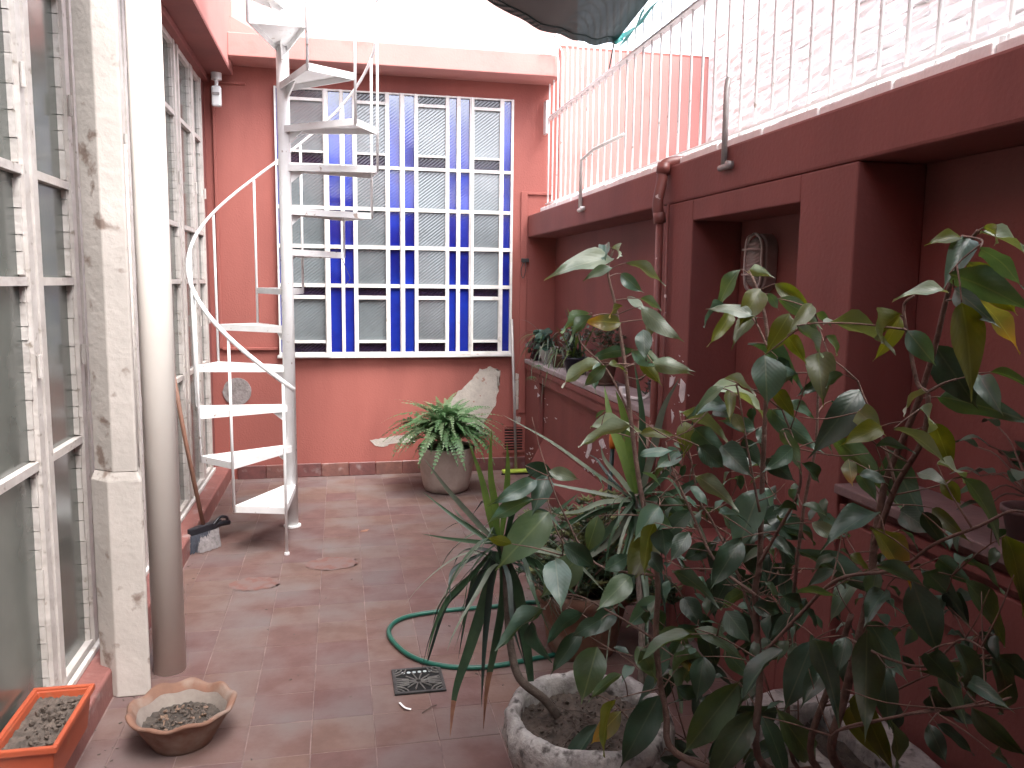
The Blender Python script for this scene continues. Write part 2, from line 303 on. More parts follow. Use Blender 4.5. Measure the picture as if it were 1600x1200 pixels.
bm = BM(); lr_ = random.Random(9)
for k in range(260):
    x, y = lr_.uniform(-.75, 1.35), lr_.uniform(1.7, 6.1)
    if k % 3: x = lr_.choice((lr_.gauss(-.74, .04), lr_.gauss(1.2, .12)))
    s = lr_.uniform(.0015, .005); m_ = Matrix.Translation((x, y, .001 + s * .3)) @ Matrix.Rotation(lr_.uniform(0, 6), 4, 'Z') @ Matrix.Diagonal((s * 1.6, s * .7, s * .4, 1))
    bmesh.ops.create_icosphere(bm, subdivisions=1, radius=1, matrix=m_)
o = obj('grit', bm, M_barkd, floor); o['kind'] = 'stuff'
# ------------------------------------------------------------ back wall
BW = thing('back_wall', (.4, 6.18, 0), 'red painted rear wall with the tall blue and grey glass window', 'wall')
bm = BM(); add_box(bm, -1.3, 1.64, 6.18, 6.45, 0, 3.07); add_box(bm, 1.64, 3.2, 6.18, 6.45, 0, 3.22); obj('wall', bm, M_red, BW)
bm = BM(); add_box(bm, 1.644, 3.2, 6.170, 6.179, 2.0, 3.2); obj('terrace_wall_face', bm, M_pink, BW)
bm = BM(); add_box(bm, -.95, 1.78, 6.21, 6.6, 3.23, 5.2); add_box(bm, -.95, 1.64, 6.20, 6.44, 3.071, 3.229); obj('upper_wall', bm, M_cream, BW)
cp = [(-.70, 5.90), (1.50, 5.90)] + [(1.50 + .08 * math.sin(a), 5.98 - .08 * math.cos(a)) for a in (.4, .8, 1.2, 1.57)] + [(1.58, 6.179), (-.70, 6.179)]
bm = BM(); add_prism(bm, cp, 2.925, 3.075); obj('cornice', bm, M_pink, BW, bevel=.006)
bm = BM(); add_prism(bm, [(-.70, 3.08), (-.70, 3.22), (-.42, 3.08)], 6.05, 6.17, lambda x, y, z: (x, z, y)); obj('corner_fillet', bm, M_pink, BW)
bm = BM(); add_box(bm, 1.355, 1.405, 6.165, 6.179, .45, 2.14); add_box(bm, 1.405, 1.60, 6.165, 6.179, 2.12, 2.14); obj('conduit_trim', bm, M_red, BW, bevel=.003)
bm = BM(); add_box(bm, -.845, -.825, 6.160, 6.179, .96, 2.80); add_box(bm, -.825, -.44, 6.160, 6.179, .95, .97); add_box(bm, -.845, -.62, 6.160, 6.179, 2.80, 2.815); obj('conduit_trim', bm, M_red, BW, bevel=.003)
bm = BM(); add_box(bm, -.098, .098, -.009, .009, 0, .10); bmesh.ops.bevel(bm, geom=bm.edges[:], offset=.003, segments=1, affect='EDGES'); sk = obj('skirting_tile', bm, M_skirt)
for i in range(12):
    x = -.648 + .2 * i
    if x > 1.4: break
    if i == 0: o = sk; o.parent = BW; o.matrix_parent_inverse = Matrix.Translation(-BW.location)
    else: o = part('skirting_tile', sk, BW, (0, 0, 0))
    o.location = (x, 6.171, random.uniform(-.003, .002)); o.rotation_euler = (0, random.uniform(-.01, .01), random.uniform(-.01, .01))
    if x > 1.2: o.scale = (1, 1, 1)
# round cement patch, peeled plaster
bm = BM(); add_prism(bm, [(-.735 + (.10 + random.uniform(-.003, .003)) * math.cos(a * .2618), .65 + .10 * math.sin(a * .2618)) for a in range(24)], 6.172, 6.179, lambda x, y, z: (x, z, y)); obj('cement_patch', bm, mat('round_cement', (.30, .27, .265), .95, (.19, .165, .16), 18, 1., 60), BW)
def wallpatch(px, seed=1, amp=.006, D=6.18, th=.0025, par=None, sub=5):
    pts = [(P(x, y, D).x, P(x, y, D).z) for x, y in px]
    return obj('bare_plaster', blob(pts, lambda u, v, h: (u, D - h, v), th, seed, amp, sub), M_plaster, par or BW)
wallpatch([(767, 573), (781, 579), (779, 605), (775, 633), (757, 656), (752, 675), (742, 684), (725, 668), (701, 655), (701, 628), (717, 612), (738, 592), (750, 577)], 1, .008, th=.0015)
wallpatch([(577, 688), (600, 684), (640, 678), (650, 690), (610, 694), (598, 699), (588, 697)], 2, .004)
wallpatch([(806, 583), (815, 585), (817, 615), (810, 640), (803, 640)], 3, .004)
wallpatch([(806, 650), (814, 652), (812, 663), (805, 662)], 4, .003)
for k in range(26):
    x, y = random.gauss(752, 26), random.gauss(700, 22); s = random.uniform(1, 3)
    if y < 738 and 690 < x < 800: wallpatch([(x - s, y - s), (x + s, y - s * .5), (x + s, y + s), (x - s * .6, y + s)], k, .001, sub=2)
# vent
bm = BM(); add_box(bm, 1.232, 1.405, 6.168, 6.1785, .135, .155); add_box(bm, 1.232, 1.405, 6.168, 6.1785, .335, .352); add_box(bm, 1.232, 1.247, 6.168, 6.1785, .155, .335); add_box(bm, 1.39, 1.405, 6.168, 6.1785, .155, .335)
vent = obj('vent', bm, M_red, BW); bm = BM(); add_box(bm, 1.248, 1.389, 6.1755, 6.1788, .156, .334); obj('vent_backing', bm, M_black, vent)
bm = BM(); add_prism(bm, [(6.176, -.008), (6.166, .0), (6.168, .005), (6.1765, -.001)], 1.248, 1.389, lambda x, y, z: (z, x, y)); sl_ = obj('slat', bm, M_red, vent); sl_.location = (0, 0, .172)
for k in range(1, 8): o = sl_.copy(); C.objects.link(o); o.location = (0, 0, .172 + .0218 * k)

# stained window
zc = lambda y: 2.80 - (y - 100) / 1080 * 1.885
xc = lambda x: -.43 + (x - 38) / 997 * 1.715
Cc = [(84, 230), (367, 485), (622, 740), (862, 975)]; Bc = [(45, 70), (252, 298), (312, 350), (502, 545), (565, 607), (755, 787), (803, 843), (992, 1025)]
Cr = [(106, 138, 'k'), (150, 345, 'c'), (353, 396, 'k'), (408, 565, 'c'), (579, 722, 'c'), (737, 882, 'c'), (897, 931, 'k'), (946, 1119, 'c'), (1130, 1169, 'k')]
Br = [(106, 396), (408, 565), (579, 722), (737, 882), (897, 1169)]
bm = BM(); fy0, fy1 = 6.135, 6.1795
allc = sorted(Cc + Bc); xs = [38] + [v for c in allc for v in c] + [1035]
for i in range(0, len(xs), 2):
    wide = xs[i + 1] - xs[i]
    add_box(bm, xc(xs[i]), xc(xs[i + 1]), fy0, fy1, zc(1180), zc(100))
for (a, b) in Cc:
    ys = [100] + [v for r_ in Cr for v in r_[:2]] + [1180]
    for i in range(0, len(ys), 2): add_box(bm, xc(a) , xc(b), fy0 + .004, fy1, zc(ys[i + 1]), zc(ys[i]))
for (a, b) in Bc:
    ys = [100] + [v for r_ in Br for v in r_] + [1180]
    for i in range(0, len(ys), 2): add_box(bm, xc(a), xc(b), fy0 + .004, fy1, zc(ys[i + 1]), zc(ys[i]))
# raised casement edges, open joints
for x0_, x1_ in ((234, 245), (549, 556), (849, 856)): add_box(bm, xc(x0_), xc(x1_), fy0 - .014, fy0 - .0005, zc(1184), zc(102))
add_box(bm, xc(34), xc(247), fy0 - .02, fy0 - .0145, zc(1188), zc(1177)); add_box(bm, xc(850), xc(1037), fy0 - .02, fy0 - .0145, zc(1188), zc(1177)); add_box(bm, xc(30), xc(1040), fy0 - .012, fy0 - .001, zc(1192), zc(1181))
win = obj('window', bm, M_stair, BW); win.data.materials[0] = M_white
def pane(cols, rows, k):
    bm = BM(); add_box(bm, xc(cols[0]) + .0005, xc(cols[1]) - .0005, 6.160, 6.164, zc(rows[1]) + .0005, zc(rows[0]) - .0005)
    o = obj('pane', bm, {'c': M_gclear, 'k': M_gblack, 'b': M_gblue}[k], win)
    return o
for c in Cc:
    for r_ in Cr: pane(c, r_[:2], r_[2])
for c in Bc:
    for r_ in Br: pane(c, r_, 'b')
# hook by the window
hk = thing('latch_hook', P(820, 410, 6.17), 'dark iron latch with hanging wire loop on the red wall', 'latch'); h0 = Vector(hk.location)
bm = BM(); add_box(bm, h0.x - .03, h0.x + .03, 6.15, 6.178, h0.z, h0.z + .03); obj('bracket', bm, M_iron, hk, bevel=.004)
bm = BM(); add_tube(bm, smooth_pts([(h0.x - .015, 6.15, h0.z), (h0.x - .035, 6.14, h0.z - .06), (h0.x - .02, 6.14, h0.z - .12), (h0.x, 6.14, h0.z - .06), (h0.x + .0, 6.15, h0.z)], 5), .003, 6); obj('wire_loop', bm, M_iron, hk, True)

# ------------------------------------------------------------ left house
LH = thing('left_house', (-1.0, 3, 0), 'house side on the left with old white steel framed glass panes under a pink eave', 'house')
bm = BM(); add_box(bm, -1.2, -.795, -1, 6.178, -.02, .10); obj('step', bm, M_kerb, LH, bevel=.01)
bm = BM(); add_box(bm, -1.3, -.70, -1, 6.178, 2.86, 4.5); obj('eave_beam', bm, M_pink, LH, bevel=.008)  # unseen upper part raised to block sky light on the right wall
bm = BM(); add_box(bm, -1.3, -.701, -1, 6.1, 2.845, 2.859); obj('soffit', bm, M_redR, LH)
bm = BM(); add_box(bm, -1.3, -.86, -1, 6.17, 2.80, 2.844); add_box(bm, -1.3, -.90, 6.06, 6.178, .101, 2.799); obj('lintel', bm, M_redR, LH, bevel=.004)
bm = BM(); add_box(bm, -1.3, -1.15, -1, 6.17, .101, 2.799); obj('inner_wall', bm, M_gleft, LH)
GX = -.91; ZT = [.115, .88, 1.44, 1.765, 2.39, 2.79]
bays = [(.55, 1.62, 1.1), (1.66, 2.715, None), (2.785, 3.15, None), (3.23, 3.90, None), (3.98, 5.13, 4.62), (5.24, 5.68, None), (5.72, 6.04, None)]
for bi, (y0, y1, mid) in enumerate(bays):
    bm = BM(); fr = .020
    add_box(bm, GX - .03, GX + .012, y0 - .022, y0 + fr, .102, 2.799); add_box(bm, GX - .03, GX + .012, y1 - fr, y1 + .022, .102, 2.799)
    for k, z in enumerate(ZT):
        hh = .013 if 0 < k < 5 else .02
        add_box(bm, GX - .03, GX + .006, y0 + fr, y1 - fr, z - hh, z + hh)
    if mid: add_box(bm, GX - .03, GX + .009, mid - .02, mid + .02, .135, 2.77)
    # uneven putty fillets along the bars
    for z0, z1 in zip(ZT, ZT[1:]):
        for ye, s in ((y0 + fr, 1), (y1 - fr, -1)):
            zz = z0 + .02
            while zz < z1 - .03:
                l = random.uniform(.04, .10); d = random.uniform(.010, .014)
                add_box(bm, GX - .017, GX - .002 + random.uniform(0, .004), min(ye, ye + s * d), max(ye, ye + s * d), zz, min(zz + l - .003, z1 - .016)); zz += l
    wn = obj('window', bm, M_frameL, LH)
    for z0, z1 in zip(ZT, ZT[1:]):
        cells = [(y0 + fr, y1 - fr)] if not mid else [(y0 + fr, mid - .02), (mid + .02, y1 - fr)]
        for a, b in cells:
            bm = BM(); add_box(bm, GX - .022, GX - .017, a + .0005, b - .0005, z0 + .0135, z1 - .0135); o = obj('pane', bm, M_gleft, wn)
    for hz in (1.15, 2.0):
        bm = BM(); add_tube(bm, [(GX + .02, y1 - .01, hz), (GX + .02, y1 - .01, hz + .07)], .007, 8); obj('hinge', bm, M_frameL, wn)
for bi in range(len(bays) - 1):
    bm = BM(); add_box(bm, GX - .04, GX + .002, bays[bi][1] + .0225, bays[bi + 1][0] - .0225, .102, 2.799)
    if bays[bi + 1][0] - bays[bi][1] > .046: obj('mullion', bm, M_frameL, LH)
bm = BM(); add_box(bm, GX + .013, GX + .03, .5, 6.05, .1005, .122); obj('sill', bm, M_white, LH, bevel=.004)
# pillar
bm = BM()
add_prism(bm, [(-.758, 2.93), (-.684, 2.93), (-.68, 2.936), (-.702, 3.04), (-.825, 3.04), (-.830, 2.985)], .80, 2.844)
add_prism(bm, [(-.776, 2.925), (-.674, 2.925), (-.668, 2.933), (-.692, 3.04), (-.838, 3.04), (-.842, 2.98)], 0, .77)
v0 = [(-.776, 2.925), (-.674, 2.925), (-.668, 2.933), (-.692, 3.04), (-.838, 3.04), (-.842, 2.98)]; v1 = [(-.758, 2.93), (-.684, 2.93), (-.68, 2.936), (-.702, 3.04), (-.825, 3.04), (-.830, 2.985)]
a = [bm.verts.new((x, y, .7695)) for x, y in v0]; b = [bm.verts.new((x, y, .8005)) for x, y in v1]
for i in range(6): bm.faces.new((a[i], a[(i + 1) % 6], b[(i + 1) % 6], b[i]))
tag(obj('pillar', bm, M_pillar, None, bevel=.006), 'scuffed off-white angular pillar on the red step beside the downpipe', 'pillar')
DP = thing('downpipe', (-.64, 3.115, 0), 'wide cream round downpipe from floor to eave next to the pillar', 'pipe')
bm = BM(); add_tube(bm, [(-.64, 3.115, 0), (-.64, 3.115, 1.5), (-.64, 3.115, 2.844)], .057, 40); obj('pipe', bm, M_pipe, DP, True)
bm = BM(); add_tube(bm, [(-.705, 3.045, .55), (-.70, 3.045, 1.9)], .006, 8); obj('cable', bm, M_frameL, DP, True)
# alarm sensor
SE = thing('motion_sensor', (-.797, 6.05, 2.7), 'small white motion sensor box under the eave corner', 'sensor')
bm = BM(); add_box(bm, -.828, -.766, 6.02, 6.07, 2.62, 2.755); obj('housing', bm, M_wplastic, SE, bevel=.012)
bm = BM(); add_box(bm, -.82, -.774, 6.012, 6.0195, 2.69, 2.71); obj('lens', bm, M_greymetal, SE, bevel=.003)
bm = BM(); add_tube(bm, [(-.797, 6.045, 2.755), (-.797, 6.06, 2.80)], .012, 8); add_tube(bm, [(-.797, 6.06, 2.80), (-.797, 6.06, 2.844)], .035, 16); obj('bracket', bm, M_wplastic, SE)

# ------------------------------------------------------------ right wall, terrace
RW = thing('right_wall', (1.6, 3, 0), 'long dark red wall with recesses, sill shelf and niche under the terrace beam', 'wall')
D0, D1 = -1.0, 6.165
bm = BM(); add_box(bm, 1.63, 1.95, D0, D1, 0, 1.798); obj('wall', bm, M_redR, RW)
bm = BM()
add_box(bm, 1.45, 1.6295, 3.49, D1, 0, .84)
add_box(bm, 1.41, 1.4495, 3.49, D1, .735, .84); add_box(bm, 1.41, 1.4495, 5.74, D1, 0, .7345)
add_box(bm, 1.41, 1.6295, 2.08, 2.3665, 0, 1.798)
add_box(bm, 1.41, 1.6295, 3.1675, 3.4895, 0, 1.798)
add_box(bm, 1.41, 1.6295, 2.367, 3.167, 1.713, 1.798); add_box(bm, 1.41, 1.6295, 2.367, 3.167, 0, .42)
add_box(bm, 1.44, 1.6295, D0, 2.0795, 0, .858); add_box(bm, 1.415, 1.4395, D0, 2.0795, .80, .828); add_box(bm, 1.425, 1.4395, D0, 2.0795, .64, .78)
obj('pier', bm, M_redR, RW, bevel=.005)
bm = BM(); add_prism(bm, [(1.4495, .33), (1.4495, 0), (1.345, 0), (1.345, .13)], 3.1, 5.739, lambda x, y, z: (x, z, y)); obj('sloped_plinth', bm, M_redR, RW, bevel=.008)
bm = BM(); add_box(bm, 1.395, 1.6295, 3.4905, D1, .8405, .873); obj('sill_shelf', bm, M_conc, RW, bevel=.006)
bm = BM(); add_box(bm, 1.398, 1.4105, 3.4905, D1, .80, .8395); obj('sill_moulding', bm, M_redR, RW, bevel=.005)
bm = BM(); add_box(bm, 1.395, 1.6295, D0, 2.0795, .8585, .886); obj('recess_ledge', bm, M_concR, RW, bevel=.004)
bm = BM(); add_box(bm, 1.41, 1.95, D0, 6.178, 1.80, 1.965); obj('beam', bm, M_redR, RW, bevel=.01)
bm = BM()
n = 60
for i in range(n):
    y0 = D0 + (5.95 - D0) * i / n; y1 = D0 + (5.95 - D0) * (i + 1) / n; j = .004 * math.sin(i * 2.1) + random.uniform(-.003, .003)
    add_box(bm, 1.452 + j, 1.62, y0, y1, 1.9655, 2.002 + random.uniform(-.002, .002))
obj('coping', bm, M_brick, RW, bevel=.004)
bm = BM(); add_box(bm, 1.621, 2.80, D0, 6.165, 1.9, 1.985); obj('terrace_slab', bm, M_conc, RW)
def rpatch(px, X, seed=1, amp=.004, th=.002, m=None):
    pts = [(PX(x, y, X).y, PX(x, y, X).z) for x, y in px]
    return obj('bare_plaster', blob(pts, lambda u, v, h: (X - h, u, v), th, seed, amp, 3), m or M_plaster, RW)
Mw = mat('chalky_plaster', (.70, .68, .68), .9, (.5, .48, .5), 30, .5, 90)
for pl in ([(921, 682), (926, 680), (925, 700), (918, 717), (915, 712), (919, 697)], [(936, 690), (942, 685), (947, 697), (940, 701)], [(924, 718), (930, 720), (927, 724)], [(934, 718), (938, 722), (932, 722)]): rpatch(pl, 1.45, 5, .004, m=Mw)
for k in range(60):
    c = random.choice([((935, 705), 12), ((853, 655), 7), ((850, 610), 8), ((830, 705), 6), ((925, 745), 14)]); x = random.gauss(c[0][0], c[1]); y = random.gauss(c[0][1], c[1] * 1.3); s = random.uniform(.6, 1.6)
    if x > 846 and y < 690 + (x - 850) * .75: rpatch([(x - s, y - s), (x + s, y), (x, y + s)], 1.45, k, .001, m=Mw)
    elif x < 840: rpatch([(x - s, y - s), (x + s, y), (x, y + s)], 1.41, k, .001, m=Mw)
for pl in ([(836, 602), (840, 607), (835, 608)], [(840, 614), (844, 618), (840, 621)], [(1064, 592), (1072, 600), (1069, 625), (1065, 630), (1061, 618)], [(1047, 590), (1056, 588), (1052, 600), (1046, 606)], [(1030, 712), (1036, 720), (1034, 742), (1029, 735)], [(1049, 640), (1054, 650), (1050, 662)]): rpatch(pl, 1.41, 8, .002, m=Mw)
for k in range(26):
    x = random.uniform(1050, 1078); y = random.gauss(650, 60); s = random.uniform(.5, 1.4); rpatch([(x - s, y - s), (x + s, y), (x, y + s)], 1.41, k, .001, m=Mw)

# brown downpipe over the beam
BP = thing('rain_pipe', (1.38, 3.43, 0), 'thin brown painted rain pipe running down the right wall from the terrace', 'pipe')
py_ = 3.43
bm = BM(); add_tube(bm, [(1.375, py_, 0), (1.375, py_, 1.76)], .017, 14); obj('pipe', bm, M_brownpipe, BP, True)
bm = BM(); add_tube(bm, smooth_pts([(1.375, py_, 1.74), (1.362, py_, 1.80), (1.378, py_, 1.90), (1.385, py_, 1.965), (1.44, py_, 1.985), (1.50, py_, 1.99)], 5), .024, 14); obj('bend', bm, M_brownpipe, BP, True)
bm = BM(); add_tube(bm, [(1.375, py_, 1.72), (1.370, py_, 1.765)], .027, 14); obj('collar', bm, M_brownpipe, BP, True); bm = BM(); add_tube(bm, [(1.380, py_, 1.93), (1.386, py_, 1.975)], .029, 14); obj('collar', bm, M_brownpipe, BP, True)
bm = BM(); add_tube(bm, [(1.392, py_ - .05, 0), (1.392, py_ - .05, 1.80)], .006, 8); obj('cable', bm, M_brownpipe, BP, True)

# white stone wall on terrace
SW = thing('stone_wall', (2.9, 3.5, 2), 'bright white painted rough stone wall behind the terrace railing', 'wall')
bm = BM(); add_box(bm, 2.83, 3.1, -1.2, 6.165, 1.5, 3.9); obj('mortar_bed', bm, M_brick, SW)
stones = []
for v in range(7):
    bm = BM(); add_box(bm, -.014, .03, -.5, .5, -.5, .5)
    bmesh.ops.subdivide_edges(bm, edges=[e for e in bm.edges if abs(e.verts[0].co.x - e.verts[1].co.x) < .01], cuts=2, use_grid_fill=True)
    for q in bm.verts:
        if q.co.x < 0:
            e = max(abs(q.co.y), abs(q.co.z)); q.co.x += (.012 if e > .45 else 0) + random.uniform(-.014, .006)
        q.co.y += random.uniform(-.03, .03); q.co.z += random.uniform(-.07, .07)
    stones.append(obj('stone', bm, M_brick))
rest = BM(); z = 1.99; row = 0; used = set(); cnt = 0; cells = []
while z < 3.82:
    hgt = random.uniform(.065, .095); y = 6.16 - random.uniform(0, .2)
    while y > -1.1:
        l = random.uniform(.16, .36); cells.append((y - l / 2, z + hgt / 2, l, hgt)); y -= l
    z += hgt
vis = sorted(cells, key=lambda c: (0 if (1.0 < c[0] and c[1] < 1.45 + c[0] * .36 + .1) else 1, c[0]))
for i, (y, zz, l, hg) in enumerate(vis):
    v = random.randrange(7)
    if i < 290:
        if v not in used: o = stones[v]; used.add(v); o.parent = SW; o.matrix_parent_inverse = Matrix.Translation(-SW.location)
        else: o = part('stone', stones[v], SW, (0, 0, 0))
        o.location = (2.83 + .007 - random.uniform(0, .010), y, zz); o.scale = (1, l - .012, hg - .010); o.rotation_euler = (random.uniform(-.02, .02), 0, 0)
    else: add_box(rest, 2.805 + random.uniform(-.01, .01), 2.835, y - l / 2 + .006, y + l / 2 - .006, zz - hg / 2 + .005, zz + hg / 2 - .005)
o = obj('stones_beyond', rest, M_brick, SW); o['kind'] = 'stuff'

# terrace railing
RL = thing('terrace_railing', (1.55, 3, 2), 'white iron terrace railing with hooked bar tops above the right wall', 'railing')
Yr0, Yr1 = .0, 6.14
bm = BM(); add_box(bm, 1.535, 1.565, Yr0, Yr1, 2.045, 2.055); obj('bottom_rail', bm, M_stair, RL)
bm = BM(); add_box(bm, 1.53, 1.57, Yr0, Yr1, 2.665, 2.677); obj('middle_rail', bm, M_stair, RL)
bm = BM(); add_tube(bm, [(0, 0, 2.03), (0, 0, 2.6), (0, 0, 3.02)] + [(-.075 + .075 * math.cos(a), 0, 3.02 + .09 * math.sin(a)) for a in (.4, .8, 1.2, 1.6, 2.0, 2.4)], .0065, 8)
bar0 = obj('bar', bm, M_stair, RL, True); bar0.location = (1.55, 6.12, 0)
k = 1
while 6.12 - .122 * k > .05:
    part('bar', bar0, RL, (1.55, 6.12 - .122 * k, 0)); k += 1
for y in (5.9, 4.6, 3.05, 1.75):
    bm = BM(); add_tube(bm, [(1.55, y, 2.0), (1.55, y, 2.046)], .009, 8); obj('foot', bm, M_stair, RL)
bm = BM(); add_box(bm, 1.515, 1.535, 6.08, 6.16, 2.56, 2.80); obj('wall_plate', bm, M_stair, RL, bevel=.004)
for y, s in ((4.73, 1), (2.875, 0)):
    bm = BM(); pts = [(1.395, y, 1.895), (1.395, y, 2.17)] + ([(1.44, y - .1, 2.22), (1.545, y - .32, 2.27)] if s else [(1.405, y + .01, 2.20), (1.535, y + .285, 2.27)])
    add_tube(bm, pts, .011, 10); add_tube(bm, [(1.395, y + .03, 1.885), (1.395, y - .05, 1.885)], .012, 8); add_tube(bm, [(1.385, y - .04, 1.89), (1.411, y - .04, 1.89)], .014, 10); obj('stay', bm, M_white if s else M_greymetal, RL, True)

# unseen house front added behind the camera to darken the foreground
RH = thing('rear_blocker', (0, -1.2, 0), 'unseen plain red house front, added to darken the near end of the patio', 'house')
bm = BM(); add_box(bm, -1.3, 3.1, -1.5, -1.05, -.05, 3.3); obj('wall', bm, M_red, RH)
bm = BM(); add_box(bm, .15, 1.95, -1.049, .65, 2.50, 2.64); obj('shade_slab', bm, M_redR, RH)  # unseen slab, added to keep light off the right front
# shade net; unseen rear part shaped to darken the foreground and right wall
c0 = PX(965, 62, 1.5); c1 = P(740, -2, 4.05); c0 = Vector(c0)
NT = thing('shade_net', c0, 'dark green shade netting slung over the patio with its corner tied to the railing', 'net')
bm = BM(); nx, ny = 26, 34; G = []
A, B_ = c0, Vector((.50, 4.1, 2.965)); Cn, Dn = Vector((1.5, .5, 3.3)), Vector((.35, .5, 3.6))
for j in range(ny + 1):
    row_ = []
    for i in range(nx + 1):
        u, v = i / nx, j / ny; p = A.lerp(B_, u).lerp(Cn.lerp(Dn, u), v)
        # front edge passes through c1, sags between the ties
        p.z += (-.13 * math.sin(math.pi * u) * (1 - v) - .12 * math.sin(math.pi * u) * math.sin(math.pi * v)) + .022 * noise.noise(Vector((u * 9, v * 4, 0)))
        p.y += .12 * math.sin(math.pi * u) * (1 - v) * -1
        row_.append(bm.verts.new(p))
    G.append(row_)
for j in range(ny):
    for i in range(nx): bm.faces.new((G[j][i], G[j][i + 1], G[j + 1][i + 1], G[j + 1][i]))
netedge = [G[0][i].co.copy() for i in range(nx + 1)]; sideedge = [G[j][0].co.copy() for j in range(ny + 1)]
o = obj('netting', bm, M_net, NT, True)
def ribbon(pts, wd, up=(0, 0, 1), tw=0., fold=0., prof=None, bm=None):
    bm = bm or BM(); pts = [Vector(p) for p in pts]; m = len(pts); rows = []
    for i, p in enumerate(pts):
        t = (pts[min(i + 1, m - 1)] - pts[max(i - 1, 0)]).normalized(); s = t.cross(Vector(up))
        if s.length < .1: s = t.cross(Vector((0, 1, 0)))
        s.normalize(); s = Matrix.Rotation(tw, 3, t) @ s; n_ = s.cross(t).normalized(); f = i / (m - 1)
        ww = wd * (prof(f) if prof else 1) / 2
        rows.append((bm.verts.new(p - s * ww + n_ * fold * ww), bm.verts.new(p), bm.verts.new(p + s * ww + n_ * fold * ww)))
    for a, b in zip(rows, rows[1:]):
        bm.faces.new((a[0], a[1], b[1], b[0])); bm.faces.new((a[1], a[2], b[2], b[1]))
    return bm
obj('hem', ribbon([p + Vector((0, -.004, -.012)) for p in netedge], .035, tw=1.2), M_net, NT)
obj('hem', ribbon([p + Vector((.03, 0, -.02 + .01 * math.sin(i * 2.2))) for i, p in enumerate(sideedge)], .07, tw=.7), M_hem, NT)
obj('tie_strap', ribbon(smooth_pts([c0 + Vector((-.03, -.02, -.015)), c0 + Vector((.03, -.02, .02)), c0 + Vector((.05, -.15, .03)), c0 + Vector((.03, -.3, .07))], 5), .05, tw=1.0), M_hem, NT)
bm = BM(); add_tube(bm, smooth_pts([c0, c0 + Vector((.03, .15, .02)), Vector((1.55, c0.y + .3, 2.67))], 5), .004, 6); obj('cord', bm, M_iron, NT)

# bulkhead lamp
LP = thing('bulkhead_lamp', (1.625, 2.93, 1.54), 'oval caged bulkhead lamp, unlit, in the narrow wall niche', 'lamp')
def oval(hw, hh, n=28): return [((hw * math.cos(a) if True else 0), ((hh - hw) * (1 if math.sin(a) >= 0 else -1) + hw * math.sin(a))) for a in [2 * math.pi * k / n for k in range(n)]]
mp_ = lambda x, y, z: (1.629 - z, 2.93 + x, 1.54 + y)
bm = BM(); add_prism(bm, oval(.062, .112), .0, .045, mp_); obj('base', bm, mat('lamp_cast_grey', (.30, .25, .24), .5, (.22, .17, .16), 12), LP, bevel=.004)
bm = BM(); rings = []
for (s, h_) in ((1, .0455), (.97, .06), (.85, .078), (.5, .088), (.1, .090)): rings.append([bm.verts.new(mp_(x * s, y * (s if s < 1 else 1), h_)) for x, y in oval(.05, .10)])
for a, b in zip(rings, rings[1:]):
    for k in range(len(a)): bm.faces.new((a[k], a[(k + 1) % len(a)], b[(k + 1) % len(a)], b[k]))
bm.faces.new(rings[-1]); obj('glass', bm, glass('ribbed_lamp_glass', (.34, .30, .28), .25, 30, .4), LP, True)
Mcage = mat('cage_metal', (.50, .46, .44), .35, (.36, .32, .3), 20, metal=.2)
bm = BM(); pp = [mp_(x, y, .066) for x, y in oval(.060, .11)]; add_tube(bm, pp + [pp[0], pp[1]], .0055, 6, caps=False); obj('cage_ring', bm, Mcage, LP, True)
bm = BM()
add_tube(bm, smooth_pts([mp_(0, -.11, .066), mp_(0, -.08, .10), mp_(0, .08, .10), mp_(0, .11, .066)], 5), .0045, 6)
for zz in (-.045, .05): add_tube(bm, smooth_pts([mp_(-.06, zz, .066), mp_(-.03, zz, .098), mp_(.03, zz, .098), mp_(.06, zz, .066)], 5), .0045, 6)
obj('cage_bars', bm, Mcage, LP, True)

# socket
SK = thing('wall_socket', (1.408, 3.62, .79), 'old cream socket plate with exposed hole below the sill shelf end', 'socket')
bm = BM(); add_box(bm, 1.399, 1.4095, 3.55, 3.69, .745, .838); add_box(bm, 1.399, 1.4095, 3.55, 3.69, .70, .7445); 
obj('plate', bm, mat('cream_plate', (.45, .38, .30), .6, (.35, .28, .22), 18), SK, bevel=.003)
bm = BM(); add_tube(bm, [(1.401, 3.62, .79), (1.3975, 3.62, .79)], .024, 16); obj('socket_hole', bm, mat('burnt_plastic', (.10, .02, .015), .6, (.03, .01, .01), 40), SK)

